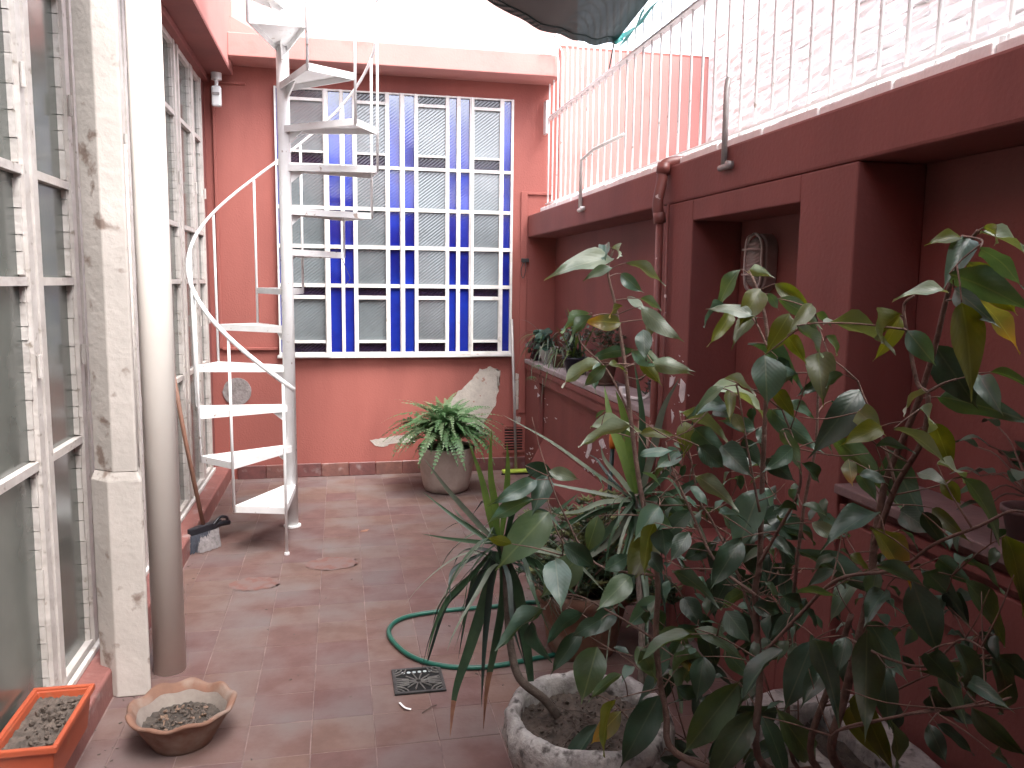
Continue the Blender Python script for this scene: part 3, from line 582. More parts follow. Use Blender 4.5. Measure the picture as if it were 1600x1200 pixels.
# ------------------------------------------------------------ spiral staircase
PC = Vector((-.293, 4.91, 0)); RS = .52
ST = thing('spiral_staircase', PC, 'narrow white painted steel spiral staircase with thin curved handrail', 'staircase')
bm = BM(); add_tube(bm, [PC, PC + Vector((0, 0, 1.9)), PC + Vector((0, 0, 3.9))], .035, 24); obj('pole', bm, M_stair, ST, True)
zs = [.255, .49, .73, .96, 1.185, 1.405, 1.63, 1.86, 2.10, 2.31, 2.54, 2.745, 2.97, 3.20]
A0, DA = R(-90), R(31.2)
def pol(r, a, z): return PC + Vector((r * math.cos(a), r * math.sin(a), z))
for i, zt in enumerate(zs):
    a0 = A0 - DA * i; a1 = A0 - DA * (i + 1)
    tri = [pol(.034, a0 + .7, zt), pol(RS, a0, zt), pol(RS, a1, zt), pol(.034, a1 - .7, zt)]
    bm = BM(); t_ = [bm.verts.new(p) for p in tri]; b_ = [bm.verts.new(p - Vector((0, 0, .004))) for p in tri]
    bm.faces.new(t_); bm.faces.new(b_[::-1])
    for k in range(4): bm.faces.new((t_[k], t_[(k + 1) % 4], b_[(k + 1) % 4], b_[k]))
    s = obj('step', bm, M_stair, ST)
    bm = BM()                                        # folded lips
    for (p, q) in ((tri[0], tri[1]), (tri[1], tri[2]), (tri[2], tri[3])):
        d = (q - p).normalized(); nn = Vector((-d.y, d.x, 0)) * .003; dz = Vector((0, 0, -.034)); up_ = Vector((0, 0, .002))
        vv = [bm.verts.new(x) for x in (p - nn + up_, q - nn + up_, q + nn + up_, p + nn + up_, p - nn + dz, q - nn + dz, q + nn + dz, p + nn + dz)]
        for f in ((0, 1, 2, 3), (7, 6, 5, 4), (0, 4, 5, 1), (1, 5, 6, 2), (2, 6, 7, 3), (3, 7, 4, 0)): bm.faces.new([vv[k] for k in f])
    obj('lip', bm, M_stair, s)
    am = (a0 + a1) / 2; e = Vector((-math.sin(am), math.cos(am), 0)) * .004
    bm = BM(); pp = [pol(.03, am, zt - .005), pol(.14, am, zt - .005), pol(.03, am, zt - .10)]
    u = [bm.verts.new(p + e) for p in pp]; l_ = [bm.verts.new(p - e) for p in pp]; bm.faces.new(u); bm.faces.new(l_[::-1])
    for k in range(3): bm.faces.new((u[k], u[(k + 1) % 3], l_[(k + 1) % 3], l_[k]))
    obj('bracket', bm, M_stair, s)
def railz(a): return .93 + (A0 - a) / DA * .229
for i in range(len(zs) + 1):
    a = A0 - DA * i; zb = -0.0 if i == 0 else zs[i - 1] - .03; bm = BM(); zt = railz(a)
    zm = zs[min(i, len(zs) - 1)]
    add_tube(bm, [pol(RS + .004, a, zb), pol(RS + .008, a, zt)], .0075, 8); obj('baluster', bm, M_stair, ST, True)
bm = BM(); pts = [pol(.53, A0 + R(6) - DA * 14.2 * k / 110, railz(A0 + R(6) - DA * 14.2 * k / 110)) for k in range(111)]
add_tube(bm, pts, .0085, 8, flat=1.4); obj('handrail', bm, M_stair, ST, True)
bm = BM(); add_tube(bm, [pol(RS + .004, A0, 0), pol(RS + .004, A0, .012)], .014, 10); add_tube(bm, [PC, PC + Vector((0, 0, .01))], .05, 20); obj('foot_plate', bm, M_stair, ST)
bm = BM(); q0 = pol(.50, A0 - DA * 7, 1.60); add_tube(bm, smooth_pts([q0, q0 + Vector((.03, 0, -.08)), q0 + Vector((.05, 0, -.13)), q0 + Vector((.02, 0, -.17))], 4), .002, 5); 
obj('wire_end', bm, M_iron, ST)

# ------------------------------------------------------------ small things at left
BR = thing('broom', (-.76, 4.56, 0), 'broom with brown handle and dark bristles leaning on the glass by the downpipe', 'broom')
bm = BM(); add_tube(bm, [(-.745, 4.60, .12), (-.82, 4.59, .6), (-.885, 4.578, 1.10)], .0115, 10); obj('handle', bm, M_wood, BR, True)
bm = BM(); add_prism(bm, [(-.06, -.03), (.06, -.03), (.085, -.01), (.085, .02), (.05, .035), (-.05, .035), (-.08, .015), (-.08, -.015)], .085, .125, lambda x, y, z: (-.74 + x * .85 + y * .5, 4.60 + x * 1.1 - y * .4, z)); obj('head', bm, M_black, BR, bevel=.006)
bm = BM(); rb = random.Random(4)
for k in range(420):
    u_, v_ = rb.uniform(-.095, .012), rb.uniform(-.04, .04); p = Vector((-.74 + u_ * .85 + v_ * .5, 4.60 + u_ * 1.1 - v_ * .4, .09)); q = Vector((p.x + u_ * .35 + rb.uniform(-.012, .012), p.y - .04 + rb.uniform(-.02, .02), .002))
    ribbon([p, (p + q) / 2 + Vector((0, -.006, 0)), q], .004, bm=bm, up=(0, 1, 0))
o = obj('bristles', bm, M_bristle, BR); o['kind'] = 'stuff'
MP = thing('floor_brush', (-.70, 4.66, 0), 'small frayed grey brush lying beside the broom head', 'brush')
bm = BM()
for k in range(420):
    u_, v_ = rb.uniform(0, .09), rb.uniform(-.03, .03); p = Vector((-.755 + u_ * .9, 4.565 + u_ * 1.0 + v_ * .3, .085 + v_ * .3)); q = Vector((p.x + rb.uniform(-.01, .02), p.y - .07 + rb.uniform(-.02, .02), .003))
    ribbon([p, (p + q) / 2 + Vector((0, -.01, .008)), q], .005, bm=bm, up=(0, 1, 0))
o = obj('fibres', bm, M_mop, MP); o['kind'] = 'stuff'
bm = BM(); add_tube(bm, smooth_pts([(-.70, 4.62, .11), (-.665, 4.66, .145), (-.635, 4.70, .13), (-.64, 4.72, .09)], 5), .008, 8); add_tube(bm, [(-.76, 4.57, .10), (-.68, 4.66, .105), (-.625, 4.71, .10)], .016, 8); obj('block', bm, M_black, MP, True)

# orange trough
OT = thing('orange_trough', (-.82, 2.42, .10), 'rectangular orange plastic planter with pale dry soil on the red step', 'planter')
def trough(bm, x0, x1, y0, y1, z0, z1, t, ins):
    o1 = [(x0 + ins, y0 + ins), (x1 - ins, y0 + ins), (x1 - ins, y1 - ins), (x0 + ins, y1 - ins)]; o2 = [(x0, y0), (x1, y0), (x1, y1), (x0, y1)]; i2 = [(x0 + t, y0 + t), (x1 - t, y0 + t), (x1 - t, y1 - t), (x0 + t, y1 - t)]; i1 = [(x0 + t + ins, y0 + t + ins), (x1 - t - ins, y0 + t + ins), (x1 - t - ins, y1 - t - ins), (x0 + t + ins, y1 - t - ins)]
    L_ = [[bm.verts.new((x, y, z)) for x, y in q] for q, z in ((o1, z0), (o2, z1), (i2, z1), (i1, z0 + .01))]
    bm.faces.new(L_[0][::-1]); bm.faces.new(L_[3])
    for a, b in zip(L_, L_[1:]):
        for k in range(4): bm.faces.new((a[k], a[(k + 1) % 4], b[(k + 1) % 4], b[k]))
bm = BM(); trough(bm, -.905, -.75, 2.22, 2.56, .101, .225, .008, .014); obj('body', bm, M_orange, OT, bevel=.006)
bm = BM()
for a in ((-.913, -.742, 2.212, 2.226), (-.913, -.742, 2.554, 2.568), (-.913, -.899, 2.2262, 2.5538), (-.756, -.742, 2.2262, 2.5538)): add_box(bm, *a, .212, .232)
obj('rim', bm, M_orange, OT, bevel=.004)
def soil(name, f, R_, zc_, par, m, n=22, amp=.006, seed=0):
    """bumpy soil disc; f(u,v)->xy for u,v in -1..1"""
    bm = BM(); G = []
    for j in range(n + 1):
        G.append([bm.verts.new((*f(2 * i / n - 1, 2 * j / n - 1), zc_ + amp * noise.noise(Vector((i * .55 + seed, j * .55, seed))) * 1.6 + random.uniform(-amp, amp) * .4)) for i in range(n + 1)])
    for j in range(n):
        for i in range(n): bm.faces.new((G[j][i], G[j][i + 1], G[j + 1][i + 1], G[j + 1][i]))
    return obj(name, bm, m, par, True)
def disc(cx, cy, r): return lambda u, v: (cx + r * u * math.sqrt(1 - v * v / 2), cy + r * v * math.sqrt(1 - u * u / 2))
soil('soil', lambda u, v: (-.8275 + .066 * u, 2.39 + .158 * v), 0, .205, OT, M_soilpale, 24, .006)
def crumbs(par, f, z, n, m, s0=.003, s1=.010, seed=1, name='debris'):
    bm = BM(); rr = random.Random(seed)
    for k in range(n):
        x, y = f(rr.uniform(-.9, .9), rr.uniform(-.9, .9)); s = rr.uniform(s0, s1); mm = Matrix.Translation((x, y, z + s * .3)) @ Matrix.Rotation(rr.uniform(0, 6), 4, Vector((rr.random(), rr.random(), rr.random())).normalized()) @ Matrix.Diagonal((s, s * rr.uniform(.3, 1), s * rr.uniform(.2, .6), 1))
        bmesh.ops.create_icosphere(bm, subdivisions=1, radius=1, matrix=mm)
    o = obj(name, bm, m, par); o['kind'] = 'stuff'
crumbs(OT, lambda u, v: (-.8275 + .055 * u + .01, 2.39 + .14 * v), .208, 90, M_barkd, .003, .012)

# terracotta bowl with wavy rim
BC = Vector((-.505, 2.60, 0))
TB = thing('terracotta_bowl', BC, 'shallow terracotta bowl with wavy rim and dry soil beside the pillar', 'bowl')
def wav(r, z, a, j):
    k = max(0, (z - .06) / .06); return (r * (1 + .018 * k * math.sin(9 * a)+ .012 * k * math.sin(5 * a + 1)), z + .0055 * k * math.sin(9 * a + .6) + .004 * k * math.sin(4 * a))
bm = BM(); add_lathe(bm, [(.088, 0), (.094, .010), (.112, .04), (.138, .085), (.148, .105), (.160, .114), (.163, .121), (.157, .126), (.145, .121), (.133, .100)], BC, 64, wav, closed=True); obj('body', bm, M_terra, TB, True)
bm = BM(); add_lathe(bm, [(.1445, .1195), (.1325, .099), (.118, .065), (.108, .045)], BC, 64, wav, closed=True, base=False); obj('inner_wall', bm, M_terraIn, TB, True)
soil('soil', disc(BC.x, BC.y, .116), 0, .066, TB, M_soil, 22, .006, 3)
crumbs(TB, disc(BC.x, BC.y, .10), .069, 170, M_barkd, .003, .009, 3); crumbs(TB, disc(BC.x, BC.y, .09), .071, 28, mat('dry_bits', (.24, .16, .11), .8, (.14, .085, .06), 30), .005, .012, 4, 'leaf_bits')

# drain grate
DG = thing('drain_grate', (.264, 2.855, 0), 'small dark cast iron drain grate with ornamental bars set in floor', 'grate')
bm = BM(); gx0, gx1, gy0, gy1 = .172, .356, 2.76, 2.95
bm2 = BM(); add_box(bm2, gx0, gx1, gy0, gy1, .0012, .0022); obj('pit_shade', bm2, mat('pit_shade_black', (.008, .008, .008), .95, (.004, .004, .004), 8), DG)  # flat black sheet: darkness under the grate put into the colour
for a in ((gx0, gx1, gy0, gy0 + .012), (gx0, gx1, gy1 - .012, gy1), (gx0, gx0 + .012, gy0 + .012, gy1 - .012), (gx1 - .012, gx1, gy0 + .012, gy1 - .012)): add_box(bm, *a, .0022, .008)
obj('grate_frame', bm, M_iron, DG, bevel=.0015)
cx, cy = .264, 2.845
bm = BM()
for k in range(12):
    a = math.pi * k / 6 + .26; r0, r1 = .010, .060 if k % 3 else .072
    add_tube(bm, [(cx + r0 * math.cos(a), cy + r0 * math.sin(a), .0055), (cx + r1 * math.cos(a), cy + r1 * math.sin(a), .0055)], .0028, 5)
for sx in (-1, 1):
    for sy in (-1, 1):
        for rr in (.022, .038, .054):
            ccx, ccy = (gx0 if sx < 0 else gx1), (gy0 if sy < 0 else gy1)
            add_tube(bm, [(ccx - sx * rr * math.cos(t_), ccy - sy * rr * math.sin(t_), .0055) for t_ in (.15, .5, .8, 1.1, 1.42)], .0028, 5)
for k in range(5): add_tube(bm, [(gx0 + .012, cy - .03 + .015 * k, .005), (cx - .035, cy - .02 + .01 * k, .005)], .0024, 5); add_tube(bm, [(gx1 - .012, cy - .03 + .015 * k, .005), (cx + .035, cy - .02 + .01 * k, .005)], .0024, 5)
obj('bars', bm, mat('worn_iron', (.15, .14, .13), .5, (.09, .085, .08), 30), DG)
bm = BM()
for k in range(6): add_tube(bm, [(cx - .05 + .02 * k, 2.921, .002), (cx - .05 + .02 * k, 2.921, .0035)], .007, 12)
obj('hole_glint', bm, mat('pale_glint', (.45, .5, .5), .08, (.4, .45, .45), 9), DG)  # pale glossy discs: glint in the holes put into the colour

# garden hose
hp = [(905, 1020), (850, 1030), (760, 1046), (690, 1044), (640, 1028), (610, 1000), (612, 980), (640, 966), (700, 957), (770, 951), (835, 944), (900, 950)]
bm = BM(); pts = [PZ(x, y, .0) + Vector((0, 0, .0105)) for x, y in hp]; add_tube(bm, smooth_pts(pts, 8), .0095, 12); tag(obj('garden_hose', bm, M_hose, None, True), 'green garden hose lying in a loop on the tiles beside the drain', 'hose')

# ------------------------------------------------------------ fern in beige pot
FC = Vector((.72, 5.62, 0))
FP = thing('potted_fern', FC, 'bushy green fern in a beige tapered pot against the rear wall', 'potted plant')
bm = BM(); add_lathe(bm, [(.125, 0), (.15, .012), (.165, .05), (.178, .12), (.19, .20), (.198, .31), (.192, .318), (.182, .31), (.176, .27)], FC, 48, closed=True); obj('pot', bm, M_potbeige, FP, True)
soil('soil', disc(FC.x, FC.y, .172), 0, .30, FP, M_soil, 14)
def frond_mesh(seed, m, L_=1.0):
    rr = random.Random(seed); bm = BM(); n_ = 22; pts = [Vector((0, t, .75 * t - 1.05 * t ** 2.4)) for t in [k / n_ for k in range(n_ + 1)]]
    ribbon(pts, .012, bm=bm)
    for i in range(2, n_ + 1):
        t = i / n_; ln = .105 * math.sin(math.pi * min(1, t * .92 + .1)) ** .6 * (1 - .3 * t) + .012; d = (pts[i] - pts[i - 1]).normalized()
        for s in (-1, 1):
            p = pts[i]; dr = (Vector((s, 0, 0)) + d * .35 + Vector((0, 0, rr.uniform(-.35, .25)))).normalized(); w_ = .032
            q = p + dr * ln; v = [bm.verts.new(x) for x in (p - d * w_ * .5, p + dr * ln * .5 - d * w_ * .8, q, p + dr * ln * .5 + d * w_ * .8, p + d * w_ * .5)]
            bm.faces.new(v)
    return obj('frond', bm, m)
frs = [frond_mesh(1, M_fern), frond_mesh(2, M_fernp), frond_mesh(3, M_fern)]
rr = random.Random(11)
for k in range(210):
    src = frs[(k * 7) % 3 if k > 2 else k]; az = rr.uniform(0, 2 * math.pi); el = rr.uniform(0, 1.3); L_ = rr.uniform(.22, .40) * (1.0 if el < .7 else .9)
    if k < 3: o = src; o.parent = FP; o.matrix_parent_inverse = Matrix.Translation(-FC)
    else: o = part('frond', src, FP, (0, 0, 0))
    r0 = rr.uniform(0, .10)
    o.location = (FC.x - r0 * math.sin(az), FC.y + r0 * math.cos(az), .33 + rr.uniform(0, .08)); o.rotation_euler = (el * 1.0 - .1, rr.uniform(-.3, .3), az); o.scale = (L_ * 1.0, L_, L_)

# squeegee with pale pole leaning on rear wall
SQ = thing('floor_squeegee', (1.29, 6.06, 0), 'lime green floor squeegee with thin grey pole standing against the rear wall', 'squeegee')
bm = BM(); add_tube(bm, [(1.31, 6.03, .04), (1.30, 6.08, .6), (1.283, 6.125, 1.18)], .0105, 10); obj('pole', bm, M_greymetal, SQ, True)
bm = BM(); add_box(bm, 1.20, 1.42, 5.99, 6.05, .012, .035); obj('head', bm, M_lime, SQ, bevel=.008)
bm = BM(); add_box(bm, 1.19, 1.43, 6.0, 6.01, .0, .0115); obj('blade', bm, M_black, SQ)
# tool with orange grip
GT = thing('garden_tool', (1.37, 4.02, 0), 'dark green pole with orange grip leaning on the panelled right wall', 'tool')
a, b = PX(950, 800, 1.34), PX(957, 700, 1.39)
bm = BM(); add_tube(bm, [(1.27, 4.06, 0.0), a, b], .012, 10); obj('shaft', bm, mat('dark_green_paint', (.01, .035, .03), .4), GT, True)
bm = BM(); add_tube(bm, [b, b.lerp(PX(958, 684, 1.39), .7), PX(958, 672, 1.395)], [.018, .022, .017], 12, flat=.9); obj('grip', bm, mat('orange_grip', (.55, .17, .02), .45), GT, True)

# ------------------------------------------------------------ strap leaves (dracaena)
def arch(c, az, L_, up, droop, n=8):
    d = Vector((math.cos(az), math.sin(az), 0)); return [Vector(c) + d * L_ * t + Vector((0, 0, up * L_ * (t * 1.2) - droop * L_ * t * t)) for t in [k / n for k in range(n + 1)]]
def strap(par, px, ys, wd, m, tw=0., fold=.35, tip=None, name='leaf'):
    """px: image track, ys: depth at each point"""
    pts = smooth_pts([P(x, y, d) for (x, y), d in zip(px, ys)], 5)
    prof = lambda f: (.55 + .45 * min(1, f / .25)) * (1 - max(0, (f - .35) / .65) ** 1.6) + .02
    if tip:
        n_ = len(pts); c = int(n_ * tip); o = obj(name, ribbon(pts[:c + 1], wd, (0, -1, .25), tw, fold, lambda f: prof(f * c / (n_ - 1))), m, par, True)
        obj('dry_tip', ribbon(pts[c:], wd, (0, -1, .25), tw, fold, lambda f: prof((c + f * (n_ - 1 - c)) / (n_ - 1))), M_dry, o, True)
        return o
    return obj(name, ribbon(pts, wd, (0, -1, .25), tw, fold, prof), m, par, True)
# round concrete planter
KC = Vector((.655, 2.03, 0))
CP = thing('concrete_planter', KC, 'round concrete planter with crumbling whitish rim and bare soil', 'planter')
def rough(r, z, a, j):
    q = noise.noise(Vector((math.cos(a) * 3.5, math.sin(a) * 3.5, z * 18))); q2 = noise.noise(Vector((math.cos(a) * 6.5, math.sin(a) * 6.5, z * 25 + 5)))
    return (r + (.012 * q + .009 * q2 + random.uniform(-.0012, .0012)) * (1 if z > .16 else .2), z + (.014 * q + .010 * q2) * (1 if z > .26 else .1))
bm = BM(); add_lathe(bm, [(.10, 0), (.12, .01), (.17, .10), (.205, .17)], KC, 64, rough, closed=True); obj('bowl', bm, mat('brown_stained_concrete', (.17, .085, .06), .85, (.09, .05, .04), 14, .6, 60), CP, True)
bm = BM(); add_lathe(bm, [(.20, .165), (.222, .18), (.232, .215), (.234, .25), (.232, .275), (.222, .292), (.205, .295), (.195, .285), (.192, .26), (.19, .22)], KC, 128, rough, closed=True); obj('rim', bm, M_planter, CP, True)
soil('soil', disc(KC.x, KC.y, .197), 0, .243, CP, M_soilpale, 30, .010, 7)
crumbs(CP, disc(KC.x, KC.y, .18), .247, 260, M_barkd, .002, .008, 8)
bm = BM(); rr = random.Random(5)
for k in range(16):
    a = rr.uniform(0, 6.28); r_ = rr.uniform(.03, .15); p = Vector((KC.x + r_ * math.cos(a), KC.y + r_ * math.sin(a), .256)); d = Vector((rr.uniform(-1, 1), rr.uniform(-1, 1), 0)).normalized() * rr.uniform(.03, .07)
    add_tube(bm, smooth_pts([p - d, p + Vector((0, 0, .008)), p + d], 3), .0015, 4)
o = obj('dry_twigs', bm, M_barkd, CP); o['kind'] = 'stuff'

DR = thing('dragon_tree', Vector((.60, 2.08, .25)), 'dragon tree with long drooping strap leaves rooted in the round concrete planter', 'plant')
def stemobj(par, px, ys, r0, r1, m, name='stem'):
    bm = BM(); add_tube(bm, smooth_pts([P(x, y, d) if d else None for (x, y), d in zip(px, ys)], 5), r0, 8, r1=r1); return obj(name, bm, m, par, True)
stemobj(DR, [(872, 1120), (850, 1092), (812, 1060), (798, 1010), (793, 950), (790, 880), (785, 848)], [2.06, 2.08, 2.12, 2.16, 2.18, 2.2, 2.2], .013, .010, M_barkd)
D_ = 2.2
L1 = [  # track, depths, width, material, twist, tip
 ([(778, 850), (773, 790), (766, 738), (768, 668)], .022, 'l'), ([(782, 845), (790, 780), (793, 730), (792, 690)], .020, 'l'),
 ([(776, 850), (765, 800), (752, 745), (732, 690)], .022, 'l'), ([(788, 850), (800, 800), (812, 760), (838, 735)], .020, 'd'),
 ([(776, 848), (740, 810), (700, 765), (662, 715)], .016, 'p'), ([(770, 850), (730, 822), (700, 800), (660, 768)], .013, 'd'),
 ([(770, 848), (740, 846), (705, 842), (658, 834)], .012, 'd'), ([(790, 850), (830, 835), (870, 800), (905, 770)], .020, 'd'),
 ([(778, 862), (760, 930), (735, 1010), (712, 1080), (703, 1152)], .034, 'd', .80), ([(772, 862), (765, 930), (757, 1010), (752, 1105)], .020, 'D'),
 ([(782, 862), (785, 930), (772, 1010), (760, 1075), (755, 1140)], .030, 'g', .62), ([(786, 862), (808, 920), (820, 990), (830, 1070), (834, 1160)], .032, 'd'),
 ([(768, 862), (735, 900), (700, 935), (680, 975), (666, 1030)], .020, 'd'), ([(766, 866), (720, 920), (695, 950), (672, 1020), (668, 1035)], .012, 'D'),
 ([(768, 868), (735, 930), (728, 960), (716, 1030)], .012, 'D'), ([(774, 868), (748, 905), (730, 950), (722, 1000)], .018, 'd'),
 ([(760, 862), (715, 885), (703, 905), (704, 940)], .012, 'D'), ([(785, 860), (840, 880), (880, 910), (905, 935)], .022, 'd'),
 ([(788, 856), (850, 860), (900, 880), (945, 925)], .020, 'p'), ([(784, 850), (815, 812), (850, 800), (880, 830)], .022, 'g')]
MM = {'l': M_dracl, 'd': M_drac, 'p': M_dracp, 'D': M_dracd, 'g': M_drac}
rr = random.Random(3)
for e in L1:
    n_ = len(e[0]); dd = rr.uniform(-.22, .1); strap(DR, e[0], [D_ + dd * k / (n_ - 1) for k in range(n_)], e[1] * .95, MM[e[2]], rr.uniform(-.5, .5), .3, e[3] if len(e) > 3 else None)
def spray(c, n_, lmin, lmax, seed):
    q_ = random.Random(seed); c = Vector(c)
    for k in range(n_):
        az = q_.uniform(0, 6.28); L_ = q_.uniform(lmin, lmax); up = q_.uniform(-.4, 1.2); dr = q_.uniform(.5, 1.6) if up > .3 else q_.uniform(.8, 2.0)
        pts = arch(c + Vector((0, 0, q_.uniform(-.07, .03))), az, L_ * .62, up, dr, 12); wd = q_.uniform(.006, .017); kk = q_.choice('dddDpg')
        pts = [p + Vector((.02 * math.sin(i * .5 + k), .02 * math.cos(i * .4 + k), 0)) * (i / 12) for i, p in enumerate(pts)]
        if min(p.z for p in pts) < .03: continue
        obj('leaf', ribbon(pts, wd, (0, 0, 1), q_.uniform(-.4, .4), .3, lambda f: (.55 + .45 * min(1, f / .25)) * (1 - max(0, (f - .35) / .65) ** 1.6) + .02), MM[kk], DR, True)
spray(P(783, 858, 2.2), 34, .25, .48, 5)
# second head, further right
stemobj(DR, [(1000, 1110), (1003, 1000), (998, 900), (1000, 830), (995, 772)], [2.1, 2.25, 2.4, 2.5, 2.55], .011, .009, M_barkd)
L2 = [([(992, 775), (978, 720), (955, 660), (944, 602)], .040, 'l'), ([(996, 770), (985, 700), (972, 640), (962, 610)], .030, 'l'), ([(1000, 770), (1003, 700), (1002, 640), (990, 560)], .026, 'd'),
 ([(1000, 775), (1020, 700), (1035, 640), (1062, 590)], .030, 'p'), ([(990, 778), (970, 750), (945, 720), (938, 695)], .022, 'p'), ([(990, 780), (930, 740), (860, 690), (785, 648)], .014, 'p'),
 ([(990, 782), (930, 770), (880, 760), (825, 748)], .013, 'p'), ([(988, 784), (930, 800), (880, 820), (830, 845)], .022, 'd'), ([(990, 786), (950, 830), (920, 870), (900, 930)], .022, 'd'),
 ([(1000, 784), (1050, 770), (1090, 750), (1120, 742)], .022, 'd'), ([(1000, 786), (1060, 800), (1090, 820), (1110, 860)], .022, 'p'), ([(996, 788), (1010, 840), (1030, 900), (1040, 960)], .026, 'd'),
 ([(992, 788), (980, 850), (960, 920), (950, 985)], .028, 'd'), ([(990, 786), (960, 840), (900, 880), (840, 890)], .020, 'p'), ([(992, 786), (1000, 850), (1010, 930), (1012, 1010)], .026, 'd'), ([(1002, 780), (1040, 740), (1070, 700), (1085, 650)], .02, 'd'),
 ([(985, 782), (940, 785), (900, 800), (850, 800)], .016, 'p'), ([(990, 786), (975, 830), (935, 880), (890, 905)], .016, 'd'), ([(1000, 786), (1040, 840), (1075, 900), (1090, 930)], .02, 'd')]
for e in L2:
    n_ = len(e[0]); dd = rr.uniform(-.35, .15); strap(DR, e[0], [2.55 + dd * k / (n_ - 1) for k in range(n_)], e[1], MM[e[2]], rr.uniform(-.5, .5), .3)

spray(P(993, 785, 2.55), 44, .28, .55, 6)

# ------------------------------------------------------------ terracotta pot with leafy bush
TC = Vector((.93, 3.0, 0))
TP = thing('terracotta_pot_bush', TC, 'terracotta pot with a dense bush of small yellow-green leaves behind the concrete planter', 'potted plant')
bm = BM(); add_lathe(bm, [(.12, 0), (.135, .02), (.155, .12), (.175, .22), (.19, .225), (.195, .27), (.18, .275), (.172, .25)], TC, 40, closed=True); obj('pot', bm, M_terra, TP, True)
soil('soil', disc(TC.x, TC.y, .175), 0, .24, TP, M_soil, 12)
def rosette(bm, c, n_, ln, wd, rr, tilt=.5):
    ax = Vector((rr.uniform(-1, 1), rr.uniform(-1, 1), 1.2)).normalized()
    for k in range(n_):
        a = 2.4 * k; d = Vector((math.cos(a), math.sin(a), tilt + rr.uniform(-.3, .3))); d = (d + ax * .3).normalized(); s = d.cross(Vector((0, 0, 1)))
        if s.length < .1: s = Vector((1, 0, 0))
        s.normalize(); l_ = ln * rr.uniform(.7, 1.2); nrm = s.cross(d)
        v = [bm.verts.new(x) for x in (c, c + d * l_ * .45 - s * wd * .5 + nrm * .002, c + d * l_ - nrm * l_ * .12, c + d * l_ * .45 + s * wd * .5 + nrm * .002)]
        bm.faces.new(v)
rr = random.Random(21); tw_ = BM(); ye = BM(); dk = BM()
for k in range(95):
    x, y = rr.uniform(815, 1060), rr.uniform(745, 945)
    if y < 765 + abs(x - 930) * .35 or (x < 860 and y > 915): continue
    d = rr.uniform(2.75, 3.35); c = P(x, y, d); root = TC + Vector((rr.uniform(-.06, .06), rr.uniform(-.06, .06), .25))
    mid = root.lerp(c, .6) + Vector((rr.uniform(-.04, .04), rr.uniform(-.04, .04), -.03)); pts = smooth_pts([root, mid, c], 4); add_tube(tw_, pts, .004, 5, r1=.0018)
    for q in pts[4:]:
        for _ in range(2): rosette(ye if (c.z > .45 and rr.random() < .6) or rr.random() < .25 else dk, q + Vector((rr.uniform(-.04, .04), rr.uniform(-.04, .04), rr.uniform(-.03, .04))), 8, .042, .016, rr)
obj('branches', tw_, M_twig, TP)['kind'] = 'stuff'; obj('yellow_leaves', ye, M_jade, TP)['kind'] = 'stuff'; obj('green_leaves', dk, M_jaded, TP)['kind'] = 'stuff'

# ------------------------------------------------------------ pots on the sill shelf
SZ = .8735
def pot(par, c, r0, r1, h, m, rimh=.012, n=28):
    bm = BM(); add_lathe(bm, [(r0, 0), (r1 * .97, h - rimh), (r1 * 1.05, h - rimh), (r1 * 1.05, h), (r1 * .93, h), (r1 * .9, h - .02)], c, n, closed=True); obj('pot', bm, m, par, True)
    bm = BM(); add_lathe(bm, [(r1 * .92, h - .018), (.002, h - .012)], c, 20, closed=True); obj('soil', bm, M_soil, par)
taper = lambda f: (.5 + .5 * min(1, f / .3)) * (1 - f ** 3) + .02
def roundleaf(bm, c, nrm, r, rr):
    nrm = nrm.normalized(); u, v = frame(nrm); k0 = rr.uniform(0, 6)
    vs = [bm.verts.new(c + u * math.cos(k0 + a * 1.0472) * r * (1.25 if a == 0 else 1) + v * math.sin(k0 + a * 1.0472) * r - nrm * .15 * r * (a % 2)) for a in range(6)]
    bm.faces.new(vs)
# 1 burgundy plant at the far end
c = Vector((1.47, 6.04, SZ)); t1 = thing('burgundy_begonia', c, 'dark burgundy leaved plant at the far end of the sill', 'potted plant'); rr = random.Random(31)
pot(t1, c, .03, .045, .06, M_black); bm = BM()
for k in range(26): roundleaf(bm, c + Vector((rr.uniform(-.08, .06), rr.uniform(-.08, .05), rr.uniform(.03, .15))), Vector((rr.uniform(-1, 1), -1, rr.uniform(-.2, 1))), rr.uniform(.018, .034), rr)
obj('leaves', bm, M_burg, t1)['kind'] = 'stuff'
# 2 white pot with spider plant
c = Vector((1.49, 5.80, SZ)); t2 = thing('spider_plant', c, 'white flared pot with striped spider plant trailing over the sill edge', 'potted plant')
pot(t2, c, .042, .072, .125, M_wplastic)
for k in range(44):
    az = rr.uniform(0, 6.28); L_ = rr.uniform(.14, .30); o = obj('leaf', ribbon(arch(c + Vector((0, 0, .12)), az, L_, rr.uniform(.4, 1.6), rr.uniform(1.0, 2.6)), rr.uniform(.007, .012), fold=.3, prof=taper), rr.choice((M_grey_l, M_dracp, M_fern)), t2, True)
bm = BM()
for k in range(40): roundleaf(bm, c + Vector((rr.uniform(-.09, .03), rr.uniform(-.1, .12), rr.uniform(.11, .24))), Vector((rr.uniform(-1, 0), rr.uniform(-1, 0), 1)), rr.uniform(.02, .035), rr)
obj('round_leaves', bm, mat('teal_leaf', (.05, .12, .085), .4, (.03, .07, .05), 20, trans=.2), t2)['kind'] = 'stuff'
bm = BM()
for pth in ([(0, 0, .1), (-.08, -.02, .1), (-.13, -.05, -.02), (-.14, -.08, -.10)], [(0, 0, .1), (-.08, -.1, .12), (-.12, -.2, .0), (-.13, -.25, -.02)]): add_tube(bm, smooth_pts([c + Vector(q) for q in pth], 5), .0018, 5)
obj('runner', bm, M_dracp, t2)
